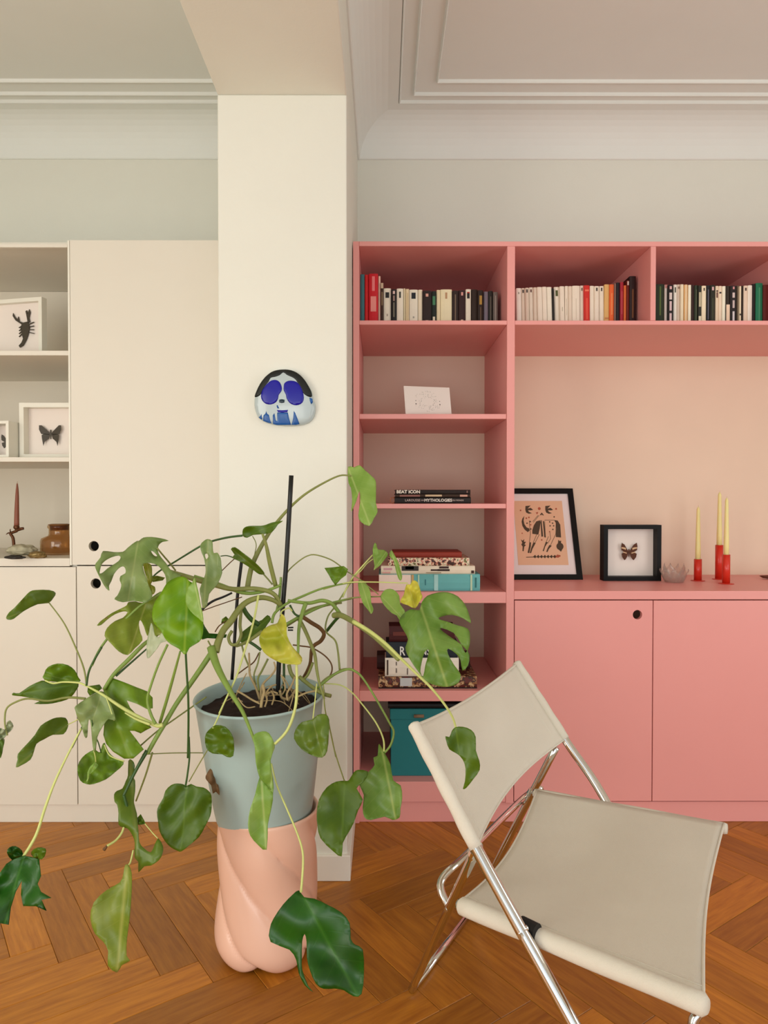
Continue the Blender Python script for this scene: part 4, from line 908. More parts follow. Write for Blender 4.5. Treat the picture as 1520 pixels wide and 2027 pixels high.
so = tag(put('plant_stand', bm2me(bm), M['stand'], smooth=True), 'blush pink twisted plastic stand under the green bucket', 'plant stand')
# ================================================================ PLANT
DP = cys
pr_c = P(523, 1372, DP); pot_cx = pr_c.x; zr = pr_c.z; rR = .158; rB = .119; zb = .334
plant = thing('potted_monstera', (pot_cx, DP, zb), 'large sprawling monstera in a sage green bucket on the pink stand', 'plant')
tiltm = Matrix.Translation((pot_cx, DP, zb)) @ Matrix.Rotation(math.radians(-1.5), 4, 'Y') @ Matrix.Rotation(math.radians(3.0), 4, 'X') @ Matrix.Translation((-pot_cx, -DP, -zb))
hp = zr - zb; prof = [(0, .001), (rB - .012, .001), (rB - .003, .006), (rB, .014)]
for k in range(1, 15): f = k / 14; prof.append((rB + (rR - rB) * f ** .85, .014 + (hp - .02) * f))
prof += [(rR + .0035, hp - .004), (rR + .0045, hp), (rR + .003, hp + .003), (rR - .001, hp + .002), (rR - .004, hp - .006)]
for f in (.93, .85, .8): prof.append((rB + (rR - rB) * f - .004, hp * f))
prof.append((0, hp * .8))
o = lathe('pot', prof, M['pot'], plant, pot_cx, DP, zb, 72); o.data.transform(tiltm); pot = o
zs_ = zb + hp * .90
bm = bmesh.new(); c0 = bm.verts.new((pot_cx, DP, zs_ + .012)); prev = None; rgs = []
for i in range(1, 12):
    r = (rB + (rR - rB) * .9 - .006) * i / 11
    rgs.append([bm.verts.new((pot_cx + r * math.cos(2 * math.pi * k / 60), DP + r * math.sin(2 * math.pi * k / 60), zs_ + .012 * (1 - i / 11) + .009 * noise.noise(Vector((r * 40 * math.cos(.1047 * k), r * 40 * math.sin(.1047 * k), 0))))) for k in range(60)])
for k in range(60): bm.faces.new((c0, rgs[0][k], rgs[0][(k + 1) % 60]))
for a, b in zip(rgs, rgs[1:]):
    for k in range(60): bm.faces.new((a[k], b[k], b[(k + 1) % 60], a[(k + 1) % 60]))
o = put('soil', bm2me(bm), M['soil'], plant, smooth=True); o.data.transform(tiltm)
# handle lug on the left of the bucket, wire loop
rl = P(404, 1412, DP)
tube('handle_lug', [P(404, 1404, DP - .01), P(396, 1408, DP - .015), P(394, 1414, DP - .02), P(404, 1420, DP - .02), P(409, 1436, DP - .01)], .0018, flat('dark wire', (70, 62, 44), .5), pot, 6, 5)
FR_ = {'A': (180, 1040, 6.3333), 'B': (0, 1280, 4.4706), 'C': (400, 1020, 5.0667), 'D': (640, 1040, 6.3333), 'E': (200, 1480, 6.909), 'R1': (0, 900, 3.3778),
       'R2': (350, 900, 3.3778), 'R3': (0, 1400, 3.2333), 'R4': (350, 1400, 3.2333), 'R5': (640, 900, 4.0528), 'R7': (700, 1200, 4.9032), 'X': (0, 0, 1)}
def fp(fr, p): a, b, s = FR_[fr]; return (a + p[0] / s, b + p[1] / s)
LM = {
 'mid': leafmat('leaf mid', lin(128, 162, 40), lin(104, 142, 24), lin(150, 176, 80)),
 'fresh': leafmat('leaf fresh', lin(146, 182, 88), lin(114, 156, 54), lin(206, 218, 130), .4),
 'dark': leafmat('leaf dark', lin(92, 122, 12), lin(72, 104, 6), lin(104, 136, 36), .22, .42),
 'deep': leafmat('leaf deep', lin(34, 94, 8), lin(20, 72, 5), lin(66, 122, 36), .15, .4),
 'olive': leafmat('leaf olive', lin(108, 134, 34), lin(84, 112, 22), lin(140, 150, 70), .25),
 'grey': leafmat('leaf greyish', lin(150, 168, 104), lin(122, 148, 74), lin(176, 186, 120), .3),
 'bright': leafmat('leaf bright', lin(134, 178, 10), lin(104, 158, 6), lin(180, 206, 70), .45),
 'light': leafmat('leaf light', lin(172, 204, 104), lin(140, 180, 72), lin(214, 226, 150), .4),
 'yellow': leafmat('leaf yellow', lin(226, 220, 96), lin(196, 202, 60), lin(226, 220, 130), .45),
 'yellowg': leafmat('leaf yellow green', lin(160, 172, 62), lin(128, 150, 42), lin(200, 200, 110), .4),
 'lemon': leafmat('leaf lemon', lin(240, 232, 96), lin(224, 224, 84), lin(250, 244, 160), .45),
 'pale': leafmat('leaf pale', lin(206, 214, 180), lin(176, 190, 150), lin(226, 230, 200), .45),
 'brown': leafmat('leaf withered', lin(140, 104, 66), lin(96, 66, 36), lin(180, 140, 100), .2, .7)}
leafcount = 0
def leaf(fr, pts, base, tip, d0, d1, tone, holes=(), fold=.18, wave=.006, parent=None, name='leaf', label=None, sm=2, curl=0.0):
    global leafcount; leafcount += 1
    pts = [fp(fr, p) for p in pts]; holes = [[fp(fr, p) for p in h] for h in holes]; b = Vector(fp(fr, base)); t = Vector(fp(fr, tip))
    if sm > 1: pts = [tuple(q) for q in cat_rom([list(p) for p in pts], sm, True)]; holes = [[tuple(q) for q in cat_rom([list(p) for p in h], sm, True)] for h in holes]
    ax = (t - b); Ln = ax.length; ax.normalize(); nx = Vector((-ax.y, ax.x))
    xs_ = [p[0] for p in pts]; ys_ = [p[1] for p in pts]; g = max(2.2, max(max(xs_) - min(xs_), max(ys_) - min(ys_)) / 22); ext = []
    allb = pts + [q for h in holes for q in h]
    x = min(xs_) + g / 2; row = 0
    while x < max(xs_):
        y = min(ys_) + g / 2 + (g / 2 if row % 2 else 0)
        while y < max(ys_):
            if inside((x, y), pts) and not any(inside((x, y), h) for h in holes) and min((x - p[0]) ** 2 + (y - p[1]) ** 2 for p in allb) > (g * .45) ** 2: ext.append((x, y))
            y += g
        x += g; row += 1
    V, fs = tri(pts, holes, ext)
    dm = (d0 + d1) / 2; pxm = dm / F; seed = leafcount * 3.7; L3 = Ln * pxm
    co = []; uv = []
    for v in V:
        q = Vector(v) - b; tt = q.dot(ax) / Ln; s = q.dot(nx) / Ln
        d = d0 + (d1 - d0) * max(-.3, min(1.3, tt)) - fold * L3 * math.sqrt(s * s + .0009) * 1.0 + curl * L3 * s * s
        d += wave * noise.noise(Vector((tt * 3 + seed, s * 4, seed))) * 2 + .15 * wave * math.sin(tt * 15 + 8 * abs(s)) * min(1, abs(s) * 3)
        co.append(P(v[0], v[1], d)); uv.append((tt, s))
    bm = bmesh.new(); ul = bm.loops.layers.uv.new('leaf'); th = .0005
    nrm = [Vector((0, 0, 0)) for _ in co]
    for f in fs:
        n = (co[f[1]] - co[f[0]]).cross(co[f[2]] - co[f[0]])
        if n.y > 0: n = -n
        for i in f: nrm[i] += n
    A = [bm.verts.new(c + (n.normalized() if n.length > 0 else Vector((0, -1, 0))) * th) for c, n in zip(co, nrm)]
    B = [bm.verts.new(c - (n.normalized() if n.length > 0 else Vector((0, -1, 0))) * th) for c, n in zip(co, nrm)]
    cn = {}
    def mkf(ids, vs):
        f = bm.faces.new(vs)
        for l, i in zip(f.loops, ids): l[ul].uv = uv[i]
        f.smooth = True
    for f in fs:
        mkf(f, [A[i] for i in f]); mkf(f[::-1], [B[i] for i in reversed(f)])
        for i in range(3): cn[(f[i], f[(i + 1) % 3])] = 1
    for (i, j) in cn:
        if (j, i) not in cn: mkf((j, i, i, j), (A[j], A[i], B[i], B[j]))
    me = bm2me(bm); o = put(name, me, LM[tone], parent or plant)
    if label: o['label'] = label
    return o
def stem(fr, pts, d, r, m, name='stem', parent=None, sub=5):
    """pts in a zoom frame; d: depth or list; r: radius in picture px or list"""
    n = len(pts); q = [fp(fr, p) for p in pts]
    ds_ = d if isinstance(d, (list, tuple)) else [d, d]
    rs = r if isinstance(r, (list, tuple)) else [r, r]
    acc = [0]
    for a, b in zip(q, q[1:]): acc.append(acc[-1] + math.hypot(b[0] - a[0], b[1] - a[1]))
    def ip(arr, t):
        t *= len(arr) - 1; i = min(int(t), len(arr) - 2); return arr[i] + (arr[i + 1] - arr[i]) * (t - i)
    P3 = []; R = []
    for p, a in zip(q, acc): dd = ip(ds_, a / acc[-1]); P3.append(P(p[0], p[1], dd)); R.append(ip(rs, a / acc[-1]) * dd / F)
    return tube(name, P3, R, M[m] if isinstance(m, str) else m, parent or plant, 8, sub)
c = 1.80   # depth of the pot's axis
# ---- leaves, upper left
leaf('A', [(590, 197), (612, 188), (660, 152), (760, 145), (870, 160), (975, 190), (900, 207), (855, 240), (838, 290), (845, 340), (880, 400), (940, 470), (1000, 560), (1080, 600), (1130, 620), (1060, 690), (950, 740), (945, 690), (930, 620), (890, 560), (850, 515), (790, 480), (700, 468), (652, 485), (655, 540), (690, 650), (725, 760), (770, 880), (735, 935), (690, 970), (640, 962), (520, 945), (400, 962), (295, 925), (330, 880), (370, 800), (380, 740), (362, 690), (372, 635), (432, 600), (430, 540), (400, 512), (345, 540), (290, 610), (255, 700), (225, 760), (232, 815), (190, 790), (130, 690), (70, 570), (52, 500), (80, 450), (120, 400), (150, 322), (280, 335), (400, 332), (455, 285), (520, 232), (578, 196)],
     (590, 215), (470, 900), 1.70, 1.60, 'grey', [[(108, 605), (118, 540), (142, 478), (200, 430), (270, 395), (350, 378), (372, 405), (345, 450), (270, 500), (200, 545), (150, 590)], [(755, 318), (790, 335), (832, 385), (800, 385), (765, 350)]], fold=.3, wave=.012)
leaf('A', [(1130, 640), (1190, 655), (1235, 700), (1300, 745), (1345, 850), (1372, 990), (1400, 1110), (1410, 1250), (1390, 1420), (1310, 1488), (1235, 1535), (1200, 1605), (1160, 1612), (1100, 1545), (1000, 1490), (930, 1420), (880, 1330), (790, 1230), (767, 1110), (800, 960), (880, 850), (950, 725), (1050, 662)],
     (1215, 710), (1170, 1600), 1.50, 1.44, 'bright', fold=-.12, wave=.010)
leaf('A', [(1300, 650), (1330, 760), (1352, 860), (1375, 990), (1400, 1100), (1407, 1212), (1350, 1165), (1290, 1120), (1225, 1045), (1188, 960), (1195, 850), (1230, 760), (1270, 720)],
     (1290, 680), (1400, 1200), 1.480, 1.440, 'light', name='leaf_fold', fold=-.2)
leaf('A', [(470, 962), (560, 955), (650, 972), (760, 905), (870, 830), (860, 900), (800, 980), (768, 1110), (790, 1230), (880, 1330), (900, 1390), (840, 1370), (795, 1385), (765, 1250), (735, 1330), (705, 1385), (665, 1270), (620, 1185), (600, 1240), (620, 1350), (645, 1440), (550, 1540), (460, 1625), (350, 1580), (270, 1500), (212, 1440), (170, 1385), (200, 1290), (300, 1200), (400, 1160), (460, 1090), (400, 1080), (300, 1115), (200, 1185), (130, 1247), (75, 1252), (150, 1180), (260, 1100), (380, 1040), (450, 1000)],
     (690, 985), (480, 1600), 1.64, 1.54, 'yellowg', fold=.25, wave=.01)
leaf('A', [(130, 1247), (75, 1252), (110, 1210), (150, 1178), (205, 1150), (215, 1165), (180, 1200)], (205, 1158), (78, 1250), 1.575, 1.57, 'brown', name='leaf_tip', fold=0, wave=.001, sm=1)
leaf('A', [(755, 1222), (785, 1290), (800, 1375), (852, 1400), (900, 1330), (960, 1440), (880, 1470), (838, 1530), (760, 1630), (705, 1668), (696, 1560), (706, 1440), (730, 1330)], (760, 1230), (710, 1660), 1.49, 1.47, 'pale', fold=.3)
leaf('A', [(652, 485), (700, 470), (758, 500), (765, 600), (775, 690), (750, 740), (800, 770), (805, 830), (770, 870), (735, 790), (690, 640)], (700, 480), (780, 850), 1.72, 1.74, 'yellowg')
leaf('A', [(765, 640), (830, 632), (930, 655), (900, 690), (840, 700), (775, 712)], (770, 680), (920, 660), 1.74, 1.76, 'yellowg', sm=1)
leaf('R1', [(40, 1092), (60, 1055), (95, 1025), (165, 950), (200, 915), (240, 905), (330, 905), (372, 925), (355, 960), (322, 993), (250, 1000), (160, 1045), (95, 1095), (60, 1104)], (325, 985), (45, 1092), 1.66, 1.58, 'olive', fold=.35, label='small folded olive leaf at the far left')
leaf('B', [(400, 300), (393, 235), (425, 180), (510, 150), (600, 163), (662, 210), (692, 270), (695, 320)], (692, 315), (400, 250), 1.66, 1.62, 'mid', fold=.1)
leaf('B', [(370, 300), (430, 312), (560, 318), (695, 322), (672, 390), (635, 440), (590, 470), (500, 495), (420, 508), (300, 506), (345, 486), (315, 462), (190, 440), (108, 430), (120, 408), (170, 412), (260, 350)], (695, 325), (115, 425), 1.665, 1.60, 'dark', fold=.2)
leaf('B', [(140, 1068), (155, 1000), (158, 950), (240, 860), (310, 780), (360, 700), (440, 650), (500, 628), (580, 630), (603, 680), (598, 720), (560, 775), (470, 780), (390, 820), (322, 860), (300, 930), (270, 1000), (190, 1050)], (600, 690), (145, 1060), 1.60, 1.50, 'olive', fold=.3)
leaf('B', [(-60, 860), (-10, 835), (40, 820), (25, 900), (8, 980), (-50, 1000), (-80, 930)], (35, 825), (-50, 995), 1.55, 1.5, 'dark')
leaf('B', [(60, 672), (90, 655), (118, 705), (90, 750), (60, 775), (30, 820), (-30, 845), (-40, 770), (5, 720), (45, 740)], (60, 775), (-30, 840), 1.56, 1.55, 'pale', name='withered_leaf', fold=.4, wave=.01)
leaf('B', [(915, 380), (955, 320), (990, 275), (1100, 315), (1210, 360), (1300, 395), (1350, 450), (1352, 545), (1300, 552), (1210, 505), (1120, 475), (1150, 540), (1230, 625), (1340, 715), (1290, 740), (1245, 767), (1190, 745), (1148, 745), (1205, 820), (1272, 910), (1180, 990), (1100, 992), (1000, 930), (940, 860), (915, 780), (925, 660), (960, 560), (940, 470)], (935, 400), (1150, 985), 1.60, 1.54, 'mid', fold=-.2, wave=.012, sm=1)
leaf('B', [(668, 525), (760, 462), (860, 405), (920, 400), (960, 470), (1000, 560), (1022, 650), (960, 640), (925, 680), (895, 730), (862, 800), (848, 920), (830, 925), (815, 830), (805, 700), (790, 640), (778, 700), (772, 800), (748, 795), (720, 700), (690, 640), (665, 560)], (900, 410), (770, 800), 1.575, 1.52, 'grey', fold=.3, wave=.01)
leaf('B', [(780, 350), (880, 336), (903, 370), (860, 402), (795, 435), (775, 400)], (780, 350), (890, 390), 1.62, 1.6, 'dark', sm=1)
leaf('B', [(832, 912), (860, 925), (885, 935), (903, 880), (925, 850), (960, 930), (1010, 980), (1075, 1005), (1092, 1040), (1020, 1110), (935, 1175), (830, 1215), (765, 1217), (710, 1182), (686, 1100), (700, 1020), (755, 955)], (840, 1010), (770, 1200), 1.56, 1.50, 'mid', fold=.15)
leaf('B', [(845, 1020), (870, 1050), (840, 1090), (790, 1130), (780, 1190), (762, 1195), (775, 1110), (800, 1060)], (850, 1025), (770, 1190), 1.49, 1.485, 'light', name='leaf_fold', sm=1)
# ---- centre
leaf('X', [(396, 1080), (403, 1071), (411, 1067), (420, 1071), (421, 1085), (423, 1095), (430, 1094), (436.5, 1105), (438, 1120), (439.5, 1134), (433.5, 1150), (426, 1162), (414, 1176), (410, 1198), (401, 1204), (398, 1184), (395, 1166), (404, 1144), (407, 1128), (404, 1106), (399.5, 1095)], (412, 1070), (403, 1202), 1.70, 1.66, 'grey', [[(405.5, 1098), (410, 1096), (412.5, 1102), (408, 1107)]], fold=.3)
leaf('X', [(398, 1225), (405, 1240), (414, 1254), (431, 1255), (449, 1256), (447, 1262), (430, 1264), (410, 1263), (400, 1266), (396, 1245)], (448, 1258), (398, 1228), 1.70, 1.62, 'deep', sm=1)
leaf('C', [(405, 180), (410, 140), (440, 115), (500, 106), (590, 105), (640, 95), (700, 72), (812, 55), (760, 92), (700, 170), (600, 190), (510, 198), (450, 226), (412, 210)], (480, 200), (810, 58), 1.80, 1.74, 'dark', fold=.3)
leaf('C', [(288, 340), (330, 320), (400, 370), (480, 430), (560, 500), (612, 560), (625, 592), (570, 590), (520, 555), (440, 500), (360, 455), (300, 425), (325, 395)], (620, 592), (292, 335), 1.80, 1.76, 'olive', fold=.3)
leaf('C', [(395, 1180), (440, 1140), (520, 1082), (600, 1050), (655, 1000), (692, 1040), (655, 1095), (600, 1175), (500, 1235), (400, 1282), (385, 1240)], (400, 1260), (690, 1015), 1.82, 1.86, 'dark', fold=.2)
leaf('C', [(200, 1042), (240, 1013), (272, 1050), (245, 1090), (192, 1080)], (195, 1075), (265, 1045), 1.84, 1.85, 'mid', sm=1)
leaf('C', [(795, 990), (832, 1030), (848, 1120), (850, 1205), (900, 1310), (960, 1380), (1002, 1430), (990, 1490), (930, 1497), (800, 1482), (690, 1430), (615, 1370), (580, 1290), (575, 1215), (620, 1140), (700, 1098), (755, 1080)], (790, 1180), (990, 1480), 1.56, 1.50, 'yellow', fold=.12, wave=.012)
leaf('C', [(1228, 530), (1300, 524), (1420, 510), (1462, 540), (1442, 600), (1390, 640), (1335, 702), (1300, 650), (1270, 595)], (1420, 520), (1335, 698), 1.84, 1.80, 'mid', fold=.4, sm=1)
leaf('R2', [(1143, 82), (1185, 85), (1222, 70), (1262, 108), (1320, 160), (1332, 200), (1330, 320), (1342, 380), (1318, 425), (1287, 477), (1230, 450), (1213, 405), (1225, 320), (1222, 238), (1200, 310), (1175, 365), (1165, 378), (1172, 300), (1163, 220), (1148, 190)], (1165, 140), (1290, 470), 1.88, 1.80, 'light', fold=.18, wave=.01)
leaf('D', [(645, 218), (668, 245), (682, 302), (760, 308), (812, 358), (780, 412), (740, 462), (710, 502), (660, 542), (628, 562), (642, 510), (625, 400), (620, 290)], (780, 345), (632, 558), 1.86, 1.80, 'light', fold=.4)
leaf('D', [(850, 308), (890, 368), (932, 450), (962, 540), (988, 640), (972, 692), (940, 662), (908, 560), (880, 440), (828, 380)], (850, 320), (972, 688), 1.85, 1.78, 'light', fold=.3)
leaf('D', [(440, 692), (512, 698), (570, 780), (592, 860), (600, 980), (628, 1050), (600, 1112), (560, 1060), (500, 985), (470, 900), (440, 800)], (470, 695), (602, 1108), 1.86, 1.78, 'light', fold=.3)
leaf('D', [(718, 885), (770, 812), (840, 795), (900, 820), (950, 885), (962, 990), (1022, 1070), (1022, 1175), (962, 1200), (920, 1130), (860, 1102), (780, 1022), (732, 950)], (725, 890), (1000, 1180), 1.82, 1.74, 'light', fold=.2)
leaf('D', [(1040, 742), (1088, 742), (1120, 692), (1180, 712), (1222, 840), (1242, 905), (1200, 962), (1150, 1042), (1062, 1002), (962, 962), (1008, 870)], (1062, 750), (1150, 1035), 1.80, 1.74, 'lemon', fold=.15, wave=.014)
leaf('R5', [(790, 1182), (835, 1132), (920, 1106), (1000, 1105), (1080, 1138), (1140, 1210), (1170, 1290), (1182, 1352), (1120, 1312), (1030, 1285), (950, 1298), (925, 1318), (990, 1338), (1080, 1370), (1158, 1395), (1175, 1450), (1172, 1530), (1140, 1592), (1105, 1520), (1045, 1430), (945, 1390), (945, 1408), (1000, 1450), (1075, 1500), (1135, 1552), (1172, 1610), (1160, 1690), (1116, 1732), (1100, 1650), (1068, 1600), (1000, 1555), (1000, 1600), (1050, 1690), (1100, 1762), (1082, 1830), (1000, 1862), (905, 1852), (830, 1820), (765, 1745), (705, 1660), (672, 1600), (658, 1545), (680, 1482), (650, 1420), (608, 1340), (640, 1280), (700, 1240), (770, 1248)],
     (790, 1250), (990, 1850), 1.72, 1.62, 'fresh', [[(812, 1585), (845, 1562), (838, 1620), (818, 1690), (800, 1780), (778, 1740), (790, 1660)]], fold=.22, wave=.016, label='large split leaf in front of the lower shelf books')
leaf('R7', [(985, 1175), (1060, 1170), (1140, 1200), (1185, 1270), (1186, 1400), (1220, 1500), (1222, 1590), (1160, 1680), (1095, 1760), (1060, 1772), (1080, 1700), (1086, 1580), (1060, 1490), (1000, 1430), (930, 1390), (900, 1310), (892, 1262), (930, 1270), (950, 1215)], (990, 1180), (1070, 1768), 1.10, 1.08, 'dark', fold=.25, label='curled glossy leaf hanging in front of the chair back')
leaf('R4', [(1290, 245), (1300, 240), (1340, 310), (1368, 370), (1385, 468), (1432, 500), (1442, 580), (1430, 650), (1425, 705), (1380, 722), (1330, 700), (1240, 722), (1200, 702), (1190, 640), (1196, 560), (1170, 500), (1180, 458), (1230, 410), (1265, 370), (1258, 322), (1285, 310)], (1310, 260), (1400, 710), 1.74, 1.64, 'fresh', fold=.2, wave=.014)
leaf('R4', [(1075, 470), (1100, 468), (1130, 420), (1160, 400), (1222, 410), (1215, 450), (1182, 490), (1150, 520), (1190, 590), (1160, 660), (1132, 740), (1100, 800), (1062, 870), (1055, 955), (1000, 922), (920, 840), (900, 760), (895, 680), (910, 590), (960, 512), (1020, 476)], (1072, 480), (1050, 945), 1.66, 1.58, 'dark', fold=.15)
leaf('R4', [(868, 78), (900, 50), (950, 44), (975, 80), (972, 180), (962, 280), (930, 322), (870, 310), (800, 270), (750, 200), (762, 140), (800, 95)], (872, 90), (935, 318), 1.56, 1.52, 'olive', fold=.1)
leaf('R4', [(180, 192), (200, 150), (250, 114), (310, 125), (350, 170), (366, 230), (360, 312), (320, 318), (290, 300), (230, 296), (190, 262)], (195, 270), (355, 315), 1.58, 1.55, 'dark', fold=.2)
leaf('R4', [(488, 200), (500, 170), (550, 154), (590, 166), (620, 220), (626, 262), (600, 340), (615, 450), (616, 550), (570, 492), (530, 452), (505, 350), (500, 262)], (620, 240), (600, 540), 1.50, 1.48, 'light', fold=.3, name='leaf')
leaf('R4', [(530, 448), (570, 490), (616, 548), (605, 650), (582, 750), (575, 912), (520, 882), (470, 822), (455, 750), (470, 650), (500, 560)], (540, 455), (572, 905), 1.49, 1.46, 'light', fold=.2)
leaf('R4', [(780, 1172), (815, 1215), (880, 1225), (960, 1262), (1050, 1312), (1106, 1382), (1112, 1480), (1140, 1520), (1190, 1552), (1197, 1700), (1182, 1835), (1130, 1850), (1070, 1812), (1010, 1800), (940, 1802), (890, 1770), (850, 1680), (832, 1600), (830, 1500), (818, 1450), (802, 1500), (800, 1600), (802, 1680), (840, 1782), (872, 1822), (820, 1780), (780, 1700), (765, 1620), (720, 1552), (600, 1502), (594, 1420), (620, 1350), (680, 1262), (740, 1200)], (800, 1190), (1150, 1840), 1.42, 1.34, 'deep', fold=.25, wave=.014, label='largest dark split leaf hanging in front of the pink stand')
leaf('E', [(1170, 522), (1120, 500), (1040, 490), (960, 510), (880, 590), (850, 690), (790, 790), (764, 880), (780, 1020), (800, 1140), (870, 1270), (950, 1360), (1050, 1412), (1100, 1418), (1200, 1340), (1340, 1220), (1420, 1080), (1490, 940), (1512, 820), (1510, 660), (1470, 590), (1400, 545), (1300, 530), (1228, 496)], (1175, 500), (1090, 1415), 1.60, 1.56, 'dark', fold=.06, wave=.008, label='broad heart-shaped leaf hanging left of the pot')
leaf('E', [(375, 178), (422, 170), (462, 250), (440, 400), (465, 450), (466, 600), (450, 750), (490, 900), (502, 1040), (512, 1150), (522, 1290), (580, 1370), (680, 1432), (732, 1330), (785, 1240), (848, 1350), (840, 1450), (790, 1540), (680, 1612), (590, 1622), (512, 1705), (510, 1560), (460, 1500), (462, 1300), (430, 1200), (370, 1110), (310, 1092), (240, 1052), (238, 900), (220, 780), (185, 740), (178, 640), (220, 590), (292, 558), (340, 450), (368, 380)], (400, 180), (512, 1700), 1.585, 1.50, 'olive', fold=.15, wave=.016)
leaf('E', [(500, 955), (540, 910), (590, 1000), (605, 1040), (560, 1052), (508, 1055)], (510, 1040), (545, 915), 1.54, 1.54, 'dark', sm=1)
leaf('R3', [(800, 1012), (822, 1008), (842, 1060), (842, 1180), (830, 1350), (812, 1480), (810, 1590), (832, 1622), (780, 1650), (748, 1697), (690, 1652), (692, 1560), (660, 1500), (608, 1450), (578, 1350), (600, 1250), (680, 1172), (768, 1120), (790, 1062)], (815, 1015), (750, 1690), 1.46, 1.38, 'yellowg', fold=.2, wave=.014, label='yellowing leaf hanging low over the parquet')
leaf('R3', [(150, 950), (200, 958), (250, 972), (262, 1080), (240, 1130), (262, 1182), (328, 1220), (265, 1232), (297, 1302), (230, 1272), (150, 1272), (134, 1200), (140, 1110), (102, 1180), (70, 1282), (55, 1392), (0, 1382), (-40, 1340), (-20, 1150), (0, 1060), (40, 1002), (90, 970)], (150, 960), (30, 1385), 1.44, 1.36, 'deep', fold=.2, wave=.012, sm=1)
leaf('R3', [(45, 930), (60, 898), (100, 890), (140, 918), (140, 960), (80, 978)], (140, 950), (50, 935), 1.45, 1.42, 'deep')
leaf('R3', [(200, 925), (240, 898), (290, 905), (292, 935), (270, 972), (215, 960)], (200, 950), (290, 920), 1.45, 1.42, 'dark')
leaf('R4', [(185, 440), (220, 385), (238, 400), (252, 440), (268, 520), (272, 562), (250, 540), (230, 552), (220, 500), (190, 466)], (225, 390), (268, 558), 1.68, 1.66, 'brown', name='withered_leaf', fold=.4, wave=.01)
# ---- poles and ties
stem('X', [(576.5, 941), (567, 1108), (560, 1196), (552, 1310), (550, 1385)], [1.78, 1.80], 4.6, 'black', 'support_pole', sub=3)
stem('X', [(479, 1105), (470, 1180), (464, 1270), (459, 1345)], [1.86, 1.86], 3.3, 'black', 'support_pole', sub=3)
stem('X', [(562, 1300), (562, 1380)], [1.84, 1.84], 2.6, 'stemd', 'support_pole', sub=1)
stem('C', [(0, 945), (50, 900), (120, 855), (210, 820), (300, 778)], 1.78, [2.6, 2.0], 'black', 'plant_tie')
stem('C', [(860, 1128), (915, 1125)], 1.79, 1.6, 'black', 'plant_tie', sub=1); stem('C', [(860, 1152), (912, 1152)], 1.79, 1.6, 'black', 'plant_tie', sub=1)
